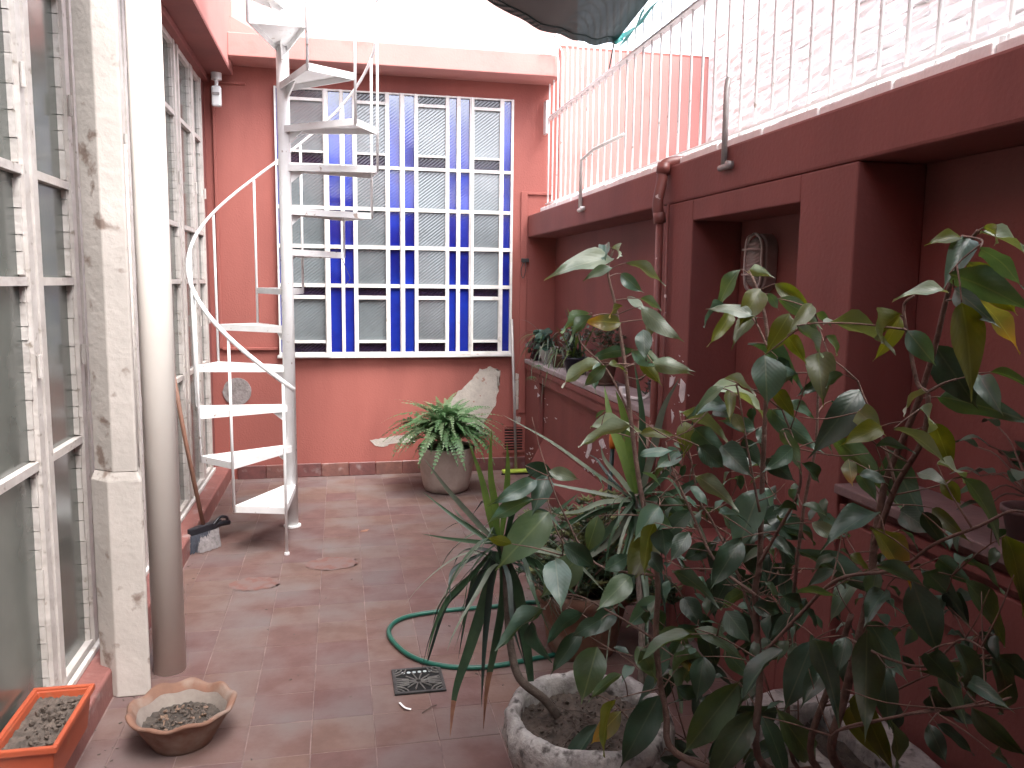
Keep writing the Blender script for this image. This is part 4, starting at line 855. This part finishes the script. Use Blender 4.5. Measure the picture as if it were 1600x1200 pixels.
for q in ((-.14, -.08, -.10), (-.13, -.25, .0)):
    bm = BM()
    for k in range(12): ribbon(arch(c + Vector(q), k * .55, .05, 1., 1.6), .006, prof=taper, bm=bm)
    obj('plantlet', bm, M_fern, t2)
# 3 grassy terracotta pot
c = Vector((1.50, 5.52, SZ)); t3 = thing('grassy_plant', c, 'brown pot with pale thin grassy leaves hanging down next to the white pot', 'potted plant')
pot(t3, c, .045, .06, .09, M_terra)
for k in range(34): obj('leaf', ribbon(arch(c + Vector((0, 0, .09)), rr.uniform(0, 6.28), rr.uniform(.10, .22), rr.uniform(.6, 1.4), rr.uniform(1.4, 3.0)), rr.uniform(.006, .010), fold=.3, prof=taper), rr.choice((M_dracp, M_fernp, M_dracd)), t3, True)
# 4 navy pot
c = Vector((1.49, 5.08, SZ)); t4 = thing('navy_pot_plant', c, 'dark navy pot with mixed broad and upright leaves on the sill', 'potted plant')
pot(t4, c, .055, .085, .11, M_navy)
for k in range(40): obj('leaf', ribbon(arch(c + Vector((rr.uniform(-.04, .04), rr.uniform(-.04, .04), .10)), rr.uniform(0, 6.28), rr.uniform(.08, .2), rr.uniform(.6, 2.6), rr.uniform(.6, 2.0)), rr.uniform(.010, .022), fold=.3, prof=taper), rr.choice((M_drac, M_dracd, M_dracl, M_grey_l)), t4, True)
bm = BM(); st = BM()
for k in range(9):
    a = rr.uniform(0, 6.28); top = c + Vector((.06 * math.cos(a), .1 * math.sin(a), rr.uniform(.2, .30))); add_tube(st, [c + Vector((0, 0, .09)), top], .002, 5)
    for _ in range(9): roundleaf(bm, top + Vector((rr.uniform(-.03, .03), rr.uniform(-.03, .03), rr.uniform(-.07, .02))), Vector((rr.uniform(-1, 1), rr.uniform(-1, .5), 1)), rr.uniform(.010, .018), rr)
obj('small_leaves', bm, M_grey_l, t4)['kind'] = 'stuff'; obj('stems', st, M_burg, t4)['kind'] = 'stuff'
# 5 brown clay pot
c = Vector((1.50, 4.52, SZ)); t5 = thing('clay_pot_plant', c, 'brown clay pot on a saucer with thin branching stems and pale buds', 'potted plant')
pot(t5, c + Vector((0, 0, .012)), .052, .075, .15, M_terra, .03); bm = BM(); add_lathe(bm, [(.06, 0), (.085, .018), (.08, .018), (.058, .006)], c, 28); obj('saucer', bm, M_terra, t5, True)
st = BM(); bm = BM(); b2 = BM()
for k in range(22):
    a = rr.uniform(0, 6.28); top = c + Vector((.11 * math.cos(a) * rr.random(), .13 * math.sin(a), rr.uniform(.22, .38))); pts = smooth_pts([c + Vector((0, 0, .15)), c.lerp(top, .6) + Vector((rr.uniform(-.03, .03), rr.uniform(-.03, .03), .06)), top], 4); add_tube(st, pts, .0025, 5, r1=.0015)
    for _ in range(5): rosette(bm if rr.random() < .7 else b2, top + Vector((rr.uniform(-.03, .03), rr.uniform(-.03, .03), rr.uniform(-.08, .01))), 4, .03, .012, rr)
obj('stems', st, M_twig, t5)['kind'] = 'stuff'; obj('leaves', bm, M_jaded, t5)['kind'] = 'stuff'; obj('buds', b2, M_grey_l, t5)['kind'] = 'stuff'
# 6 black pot with jade plant
c = Vector((1.52, 3.72, SZ)); t6 = thing('jade_plant', c, 'black pot with trailing jade plant at the near end of the sill', 'potted plant')
pot(t6, c, .045, .058, .11, M_black); st = BM(); bm = BM()
for k in range(15):
    a = rr.uniform(1.2, 5.2) if k % 2 else rr.uniform(0, 6.28); L_ = rr.uniform(.08, .24); dz = rr.uniform(-.08, .12) if k % 3 else .2; top = c + Vector((L_ * .35 * math.cos(a), L_ * 1.0 * abs(math.sin(a)) , .11 + dz)); pts = smooth_pts([c + Vector((0, 0, .10)), c.lerp(top, .5) + Vector((0, 0, .10)), top], 4); add_tube(st, pts, .004, 6, r1=.0025)
    for q in pts[2:]:
        for _ in range(2): rosette(bm, q + Vector((rr.uniform(-.006, .006), rr.uniform(-.006, .006), 0)), 4, .024, .015, rr)
obj('stems', st, M_barkd, t6)['kind'] = 'stuff'; obj('leaves', bm, M_jaded, t6)['kind'] = 'stuff'
t7 = thing('label_block', (1.46, 4.05, SZ), 'small white block lying on the sill between clay pot and jade plant', 'block')
bm = BM(); add_box(bm, 1.44, 1.475, 4.03, 4.09, SZ + .001, SZ + .045); obj('block', bm, M_wplastic, t7, bevel=.004)
bm = BM(); add_tube(bm, smooth_pts([(1.43, 3.98, SZ + .012), (1.44, 3.88, SZ + .011), (1.47, 3.80, SZ + .02), (1.50, 3.77, SZ + .06)], 5), .009, 8); tag(obj('white_tube', bm, M_wplastic, None, True), 'short pale tube lying on the sill beside the jade pot', 'tube')
# plant at far right in dark recess
c = PX(1612, 795, 1.54); c.z = .8865; t8 = thing('recess_plant', c, 'grey-leaved houseplant standing in the dark recess at the right edge', 'potted plant')
pot(t8, c, .045, .06, .07, M_concR); st = BM()
for k in range(30):
    a = rr.uniform(0, 6.28); top = c + Vector((.09 * math.cos(a), .15 * math.sin(a), rr.uniform(.06, .24))); add_tube(st, smooth_pts([c + Vector((0, 0, .09)), c.lerp(top, .6) + Vector((0, 0, .06)), top], 3), .0022, 5)
    d = (top - c); d.z *= .2; d = d.normalized() if d.length > .01 else Vector((1, 0, 0)); pts = [top, top + d * .03 + Vector((0, 0, .005)), top + d * .065 - Vector((0, 0, .02))]
    obj('leaf', ribbon(smooth_pts(pts, 3), rr.uniform(.03, .05), prof=lambda f: math.sin(math.pi * min(1, f * .9 + .08)) ** .8, fold=.15), rr.choice((M_grey_l, M_drac, M_drac)), t8, True)
obj('stems', st, M_bark, t8)['kind'] = 'stuff'

# rough stone trough under the ficus
FT = thing('stone_trough', (1.2, 1.6, 0), 'rough whitish stone trough holding the large weeping fig at lower right', 'planter')
def crk(x, y, z):
    return Vector((x, y, z)) + Vector((noise.noise(Vector((x * 9, y * 9, z * 9))), noise.noise(Vector((x * 9 + 7, y * 9, z * 9))), noise.noise(Vector((x * 9, y * 9 + 7, z * 9))) * 1.2)) * .016
bm = BM()
def rbox(x0, x1, y0, y1, z0, z1, nx_, ny_, nz_):
    b0 = BM(); add_box(b0, 0, 1, 0, 1, 0, 1); bmesh.ops.subdivide_edges(b0, edges=b0.edges[:], cuts=9, use_grid_fill=True)
    mp = {v: bm.verts.new(crk(x0 + (x1 - x0) * v.co.x, y0 + (y1 - y0) * v.co.y, z0 + (z1 - z0) * v.co.z)) for v in b0.verts}
    for f in b0.faces: bm.faces.new([mp[v] for v in f.verts])
    b0.free()
rbox(1.12, 1.40, 1.94, 2.02, 0, .30, 1, 1, 1); rbox(1.30, 1.40, 1.02, 1.94, 0, .31, 1, 1, 1); rbox(1.12, 1.20, 1.02, 1.94, 0, .27, 1, 1, 1); rbox(1.20, 1.30, 1.02, 1.10, 0, .28, 1, 1, 1)
obj('wall', bm, M_planter, FT, True)
soil('soil', lambda u, v: (1.25 + .075 * u, 1.52 + .44 * v), 0, .24, FT, M_soil, 24, .012, 5)

# ------------------------------------------------------------ weeping fig
FG = thing('weeping_fig', (1.15, 1.6, .24), 'large weeping fig with long pointed glossy leaves filling the lower right', 'plant')
def fdep(px, py): 
    b = 1.95 - (px - 900) * .00128 if px > 900 else 1.95
    return max(1.12, b) 
def stem(px, r0, r1, off=0.):
    pts = [P(x, y, fdep(x, y) + off) for x, y in px]; 
    if px[0][1] >= 1150:
        root = Vector((1.25 + random.uniform(-.04, .04), 1.6 + random.uniform(-.1, .15), .23)); pts = [root] + pts
    sp = smooth_pts(pts, 6); bm = BM(); add_tube(bm, sp, r0, 8, r1=r1); obj('stem', bm, M_bark, FG, True); return sp
cA = lambda x, y: (x / 2.608 + 1000, y / 2.608 + 340); cB = lambda x, y: (x / 2.608 + 1000, y / 2.608 + 740); cC = lambda x, y: (x / 2.4 + 780, y / 2.4 + 300); cD = lambda x, y: (x / 3.2 + 580, y / 3.2 + 880); cE = lambda x, y: (x / 2 + 560, y / 2 + 600)
samples = []
SL = [([(1192, 1195), (1187, 1060), (1180, 930), (1187, 880), (1190, 780), (1195, 660), (1200, 545), (1192, 480), (1175, 432)], .0095, .0030, .05),
      ([(1300, 1180), (1322, 1080), (1358, 930), (1366, 850), (1378, 780), (1388, 740), (1430, 640), (1460, 545), (1478, 470), (1500, 400), (1528, 360)], .0105, .0030, .05),
      ([(1366, 850), (1400, 760), (1440, 690), (1450, 620), (1434, 600), (1421, 540), (1412, 480), (1428, 462)], .006, .0022, .0),
      ([(1078, 1190), (1040, 1110), (1025, 1000), (1027, 900), (1000, 760), (985, 650), (975, 560), (962, 480), (950, 425), (958, 390)], .0095, .0025, .0),
      ([(1240, 1190), (1235, 1000), (1255, 800), (1275, 690), (1278, 560), (1275, 510)], .006, .002, .12),
      ([(1270, 1190), (1300, 1060), (1330, 960)], .009, .006, .1),
      ([(1187, 880), (1215, 830), (1250, 760), (1240, 690), (1222, 640)], .004, .002, .0),
      ([(1180, 930), (1120, 880), (1080, 800), (1050, 730), (1040, 690)], .004, .002, -.05),
      ([(1200, 545), (1178, 500), (1150, 480)], .003, .0018, 0),
      ([(1187, 1000), (1150, 890), (1110, 810), (1092, 780), (1080, 720), (1072, 690)], .004, .002, .05),
      ([(1187, 800), (1168, 700), (1155, 620), (1150, 600)], .003, .002, .02),
      ([(1185, 1030), (1250, 960), (1310, 905), (1400, 890), (1460, 850), (1530, 822), (1575, 800), (1600, 800)], .004, .002, -.06),
      ([(1400, 760), (1380, 690), (1350, 620), (1340, 595)], .003, .002, .0),
      ([(1330, 1000), (1390, 1030), (1450, 1040), (1500, 1000), (1540, 1015)], .003, .0018, -.04),
      ([(1300, 1150), (1400, 1120), (1470, 1110), (1540, 1100), (1580, 1090)], .003, .002, -.06),
      ([(860, 1000), (905, 900), (870, 830), (850, 760)], .003, .0018, .2),
      ([(1027, 900), (930, 880), (880, 800), (857, 745)], .0035, .0018, .0),
      ([(1025, 1000), (960, 960), (900, 930), (860, 935)], .003, .0018, .0),
      ([(985, 650), (950, 580), (905, 530), (925, 490)], .0028, .0016, .0),
      ([(1065, 1180), (1000, 1140), (960, 1100), (920, 1080)], .003, .002, .1)]
for px, r0, r1, off in SL: samples += stem(px, r0, r1, off)

def leafmesh(seed):
    rr = random.Random(seed); bm = BM(); n_ = 10; rows = []; curl = rr.uniform(.18, .50); fold = rr.uniform(.15, .42); ph = rr.uniform(0, 6); amp = rr.uniform(.02, .06); bend = rr.uniform(-.10, .10)
    for i in range(n_ + 1):
        t = i / n_; h = .5 * (math.sin(math.pi * min(1, t * 1.06) ** .80) ** .95 if t < .9434 else 0); h = max(h, .03 * (1 - t) / .1 if t > .88 else 0) 
        if t > .80: h = max(.002, h * (.82 - (t - .8) * 1.6))
        if i in (0, n_): h = .004
        row = []
        for k, u in enumerate((-1, -.55, 0, .55, 1)):
            x = u * h + bend * math.sin(math.pi * t); z = -curl * t * t + fold * abs(u) * h - .10 * (u * u) * h + amp * math.sin(ph + t * 11 + (2 if u < 0 else 0)) * abs(u)
            row.append(bm.verts.new((x, t, z)))
        rows.append(row)
    for a, b in zip(rows, rows[1:]):
        for k in range(4): bm.faces.new((a[k], a[k + 1], b[k + 1], b[k]))
    me = bpy.data.meshes.new('leaf'); bm.to_mesh(me); bm.free()
    for p in me.polygons: p.use_smooth = True
    return me
leafm = {}
for kx in LM:
    leafm[kx] = []
    for s_ in range(9):
        me = leafmesh(s_ * 7 + ord(kx)); me.materials.append(LM[kx]); leafm[kx].append(me)
leaf_ends = []
def put_leaf(a, b, tw, kx, flip=False):
    """a base, b tip, tw = side vector hint"""
    d = b - a; L_ = d.length; y = d.normalized(); s = (tw - y * tw.dot(y)).normalized(); z = s.cross(y)
    if z.z < 0: s = -s; z = -z
    o = bpy.data.objects.new('leaf', random.choice(leafm[kx])); C.objects.link(o)
    o.parent = FG; return o, y, s, z, L_
def place(o, a, y, s, z, L_, wd):
    m = Matrix((s, y, z)).transposed().to_4x4(); m.translation = a
    o.matrix_basis = Matrix.Translation(-FG.location) @ m @ Matrix.Diagonal((wd, L_, L_, 1))
LR = random.Random(77)
def pleaf(b0, t0, wpx, kx, scale, off=None):
    y0 = fdep(*b0) + (LR.uniform(-.14, .10) if off is None else off); y1 = y0 + LR.uniform(-.05, .03)
    a, b = P(*b0, y0), P(*t0, y1); d = (b - a); 
    trueL = d.length; wpix = wpx / scale * y0 / F * 1.02
    Lr = max(trueL, wpix * 1.45, .055)
    if Lr > trueL * 1.05:      # foreshortened: lean towards the camera or away
        ex = math.sqrt(max(0, Lr ** 2 - trueL ** 2)); b = b + (a - CAM).normalized() * ex * (-1 if LR.random() < .7 else 1) * .8; d = b - a
    tw_true = max(wpix, min(.42 * Lr, .045)); y = d.normalized(); view = (a - CAM).normalized()
    si = y.cross(view).normalized(); f_ = min(1, wpix / tw_true); ang = math.acos(f_) * (1 if LR.random() < .5 else -1)
    s = (si * math.cos(ang) + view * math.sin(ang)); 
    o, y, s, z, L_ = put_leaf(a, b, s, kx); place(o, a, y, s, z, L_ * 1.38, tw_true * 1.14); leaf_ends.append((a, L_))
LA = """1385 60 1565 105 35 p|1400 40 1500 62 40 y|1345 85 1280 190 90 b|1305 78 1230 75 30 y|1385 130 1510 175 40 b|1330 180 1520 340 110 y|1260 230 1475 290 110 b|1280 290 1375 370 80 b|1380 335 1520 465 65 o|1310 345 1360 580 125 y|1260 305 1115 290 35 p|1090 460 1170 560 90 b|1060 395 925 470 75 y|1060 400 1010 530 60 y|1200 520 1330 710 150 d|1215 730 1435 760 95 b|1380 640 1440 740 85 b|1425 630 1565 645 30 g|1165 710 1055 750 35 p|1140 780 1230 840 35 p|1200 840 1250 960 85 y|1035 860 1210 910 30 p|985 850 900 890 85 y|785 895 960 1020 84 g|850 985 860 1050 60 o|1010 950 1100 1125 130 b|895 1045 985 1060 45 b|895 1045 935 1110 60 b|1210 1005 1330 1020 35 p|1128 1040 1210 1050 40 p|1310 1055 1460 1185 55 g|1230 1070 1285 1140 70 y|900 700 785 850 130 d|890 790 935 830 90 y|725 550 735 655 110 y|744 430 940 440 35 p|715 390 770 410 30 g|700 350 660 400 60 y|550 270 655 340 60 y|560 330 700 390 60 g|520 310 560 345 35 b|410 210 310 320 55 g|440 215 500 225 40 p|490 290 440 380 90 y|465 400 345 355 45 p|345 355 250 395 30 d|370 380 335 470 42 y|466 405 410 450 36 y|610 390 545 500 90 y|640 440 745 520 45 g|760 480 820 540 30 g|600 480 640 540 60 y|440 512 620 600 45 b|510 560 515 685 130 b|560 570 600 640 60 d|640 640 540 655 60 b|290 690 490 725 45 p|345 655 455 682 35 p|345 690 240 745 40 g|160 790 295 815 35 p|185 830 180 920 75 y|220 860 300 930 90 b|365 710 365 770 45 y|295 770 350 790 50 b|530 780 640 880 90 b|385 800 410 850 45 y|570 870 640 960 50 g|520 980 590 1040 80 d|330 930 400 1000 100 d|240 930 320 1000 80 d|225 1050 345 1120 60 p|600 750 700 790 45 b|550 700 590 760 60 y|0 880 105 870 40 y|0 970 90 935 36 b|160 945 105 990 70 b|0 545 60 590 55 p|60 590 160 615 55 p|680 440 745 500 30 g|360 760 260 770 40 d|420 900 470 980 60 d|620 940 560 1000 60 d|470 860 380 840 60 b|760 640 690 700 50 d|830 640 760 670 40 g|960 930 1080 920 40 d|660 1000 740 1060 50 d"""
LC = """430 250 290 250 50 p|400 195 395 225 30 b|425 285 345 310 35 g|425 210 470 228 20 p|480 265 595 300 35 p|455 305 515 355 45 b|530 400 600 425 30 g|530 430 625 518 60 p|575 480 568 520 34 y|540 515 545 588 58 d|462 428 400 442 27 o|455 490 365 485 58 o|340 455 235 490 45 g|350 465 260 520 40 g|360 620 450 578 36 b|495 595 575 640 50 b|575 640 670 660 58 p|530 635 580 692 45 y|380 640 250 685 52 p|400 650 335 712 42 g|410 645 475 650 20 y|495 878 340 900 52 p|380 640 350 720 30 b|480 395 530 420 22 p"""
LB = """490 60 425 235 125 b|10 140 60 210 100 d|90 225 100 300 90 d|60 200 0 320 50 y|415 262 325 410 100 d|130 395 255 440 45 b|645 315 910 420 75 b|940 215 1065 368 85 o|1110 440 1190 665 145 b|965 385 945 490 72 b|965 375 1095 405 50 b|1145 390 1280 470 50 b|1215 345 1295 408 80 b|1320 430 1510 640 88 g|1315 350 1455 400 30 g|1490 250 1565 420 100 y|1150 160 1210 250 75 d|1190 140 1280 220 60 y|1060 150 1150 210 90 d|970 160 830 190 45 d|800 395 700 435 50 d|810 430 870 460 50 b|640 150 560 120 30 d|660 130 750 152 32 g|640 480 770 470 32 g|580 500 660 530 60 d|460 540 550 560 70 d|220 630 380 700 60 g|205 655 40 700 45 g|0 720 50 800 60 g|160 740 220 790 40 o|260 745 240 870 100 d|350 720 400 790 60 b|580 720 420 840 55 d|405 850 220 1085 135 g|470 970 325 1195 125 g|500 990 600 1190 80 d|555 960 730 1200 112 g|705 680 620 890 132 b|705 660 795 830 85 b|840 665 820 760 75 d|925 640 920 885 132 g|930 600 1020 740 112 b|990 780 1010 985 100 b|760 780 700 880 90 d|900 880 930 1065 82 y|870 930 900 1065 62 y|1010 1000 1110 1195 60 g|1165 730 1250 820 100 d|1290 690 1410 895 100 b|1230 785 1300 930 80 g|1280 790 1410 900 40 b|1445 750 1565 985 105 b|1460 740 1565 800 60 d|1350 950 1500 1130 92 g|1175 1020 1230 1140 80 d|1210 1020 1340 1100 50 d|1270 960 1340 1000 50 d|1440 1140 1565 1190 50 b|150 870 230 910 60 d|60 910 -10 1050 95 d|80 1160 170 1170 40 d|320 160 430 150 30 d|850 330 920 370 40 y|540 260 600 300 40 d|700 200 790 250 60 p|1250 480 1300 560 80 d|620 570 560 640 60 d|350 560 420 650 90 d|30 320 70 380 60 d|200 240 150 320 70 d|1000 480 940 540 50 d|1340 850 1420 880 40 d|1180 880 1240 960 60 d|1390 640 1450 720 50 d"""
LD = """1130 420 1080 600 155 g|1300 60 1190 172 112 g|1330 415 1400 535 90 g|1440 660 1295 930 150 d|1130 810 978 1010 80 d|1220 680 1130 845 42 y|1400 395 1600 345 60 g|920 -20 935 112 130 b|870 225 680 345 75 b|1060 250 880 330 75 d|1150 280 1040 345 80 d|1050 340 945 490 85 d|1250 555 1120 630 50 g|800 290 830 420 50 d|1250 740 1130 870 90 o"""
LE = """595 400 490 515 105 g|590 285 560 365 60 b|595 272 665 292 40 p|725 135 850 128 45 p|750 412 722 500 56 g|700 530 600 635 92 g|545 362 430 395 42 b|555 300 470 345 50 b|865 598 780 665 72 d|920 480 880 560 90 y|940 380 890 450 70 b|520 255 600 290 50 d|640 500 720 560 60 d|800 700 740 760 60 d|770 580 840 540 50 d|870 400 960 440 60 b|480 500 420 480 30 y"""
for txt, cv, sc_ in ((LA, cA, 2.608), (LC, cC, 2.4), (LB, cB, 2.608), (LD, cD, 3.2), (LE, cE, 2.0)):
    for e in txt.split('|'):
        q = e.split(); x0, y0, x1, y1, w_ = map(float, q[:5]); pleaf(cv(x0, y0), cv(x1, y1), w_, q[5], sc_)
n0 = len(leaf_ends)
# leaves further inside the crown
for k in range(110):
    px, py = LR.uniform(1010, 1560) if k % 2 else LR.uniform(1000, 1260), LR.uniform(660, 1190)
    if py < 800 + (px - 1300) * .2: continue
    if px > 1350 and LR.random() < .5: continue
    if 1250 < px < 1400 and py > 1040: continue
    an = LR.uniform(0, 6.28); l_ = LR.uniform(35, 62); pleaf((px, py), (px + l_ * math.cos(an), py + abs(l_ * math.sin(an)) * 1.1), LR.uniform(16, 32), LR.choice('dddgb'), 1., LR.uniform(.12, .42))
# small leaves deep inside the crown, past the limit of separate parts
inner = {'d': BM(), 'g': BM(), 'b': BM()}
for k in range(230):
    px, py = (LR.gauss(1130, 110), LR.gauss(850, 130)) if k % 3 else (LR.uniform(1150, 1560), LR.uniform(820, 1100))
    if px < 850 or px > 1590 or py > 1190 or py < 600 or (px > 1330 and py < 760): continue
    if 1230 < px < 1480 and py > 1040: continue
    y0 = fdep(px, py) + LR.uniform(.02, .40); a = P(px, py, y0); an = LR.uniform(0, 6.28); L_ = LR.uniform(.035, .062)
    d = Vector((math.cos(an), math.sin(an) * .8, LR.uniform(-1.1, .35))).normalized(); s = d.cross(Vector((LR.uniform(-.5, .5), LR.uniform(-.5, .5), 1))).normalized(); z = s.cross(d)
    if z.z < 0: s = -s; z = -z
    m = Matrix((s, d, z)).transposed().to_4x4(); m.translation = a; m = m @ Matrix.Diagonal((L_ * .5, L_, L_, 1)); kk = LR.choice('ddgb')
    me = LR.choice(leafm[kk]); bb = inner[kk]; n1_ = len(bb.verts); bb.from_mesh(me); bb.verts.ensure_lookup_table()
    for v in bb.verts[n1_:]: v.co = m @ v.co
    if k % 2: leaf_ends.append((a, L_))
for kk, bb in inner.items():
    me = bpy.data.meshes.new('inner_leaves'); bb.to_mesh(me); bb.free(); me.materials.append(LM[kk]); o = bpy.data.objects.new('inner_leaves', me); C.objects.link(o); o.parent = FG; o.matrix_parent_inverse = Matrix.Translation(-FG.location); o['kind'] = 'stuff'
# petioles and twigs
bm = BM(); sm_ = [s for s in samples]
for a, L_ in leaf_ends:
    best = min(sm_, key=lambda s: (s - a).length + (1.2 * max(0, s.z - a.z)) + .02)
    dist = (best - a).length
    mid = best.lerp(a, .55) + Vector((0, 0, .03 * dist)) + Vector((LR.uniform(-.06, .06), LR.uniform(-.06, .06), 0)) * dist
    r_ = min(.0028, .0011 + dist * .008); pts = smooth_pts([best, mid, a], 5); add_tube(bm, pts, r_, 5, r1=.0010)
    if dist > .06: sm_ += pts[3:-3]
for k in range(60):
    s = LR.choice(samples[:len(samples)]); 
    if s.z > 1.25: continue
    d = Vector((LR.uniform(-1, 1), LR.uniform(-.6, .6), LR.uniform(-.2, 1))).normalized() * LR.uniform(.05, .2); add_tube(bm, smooth_pts([s, s + d * .6 + Vector((0, 0, -.01)), s + d], 3), .0018, 4, r1=.0008)
o = obj('twigs', bm, M_twig, FG, True); o['kind'] = 'stuff'
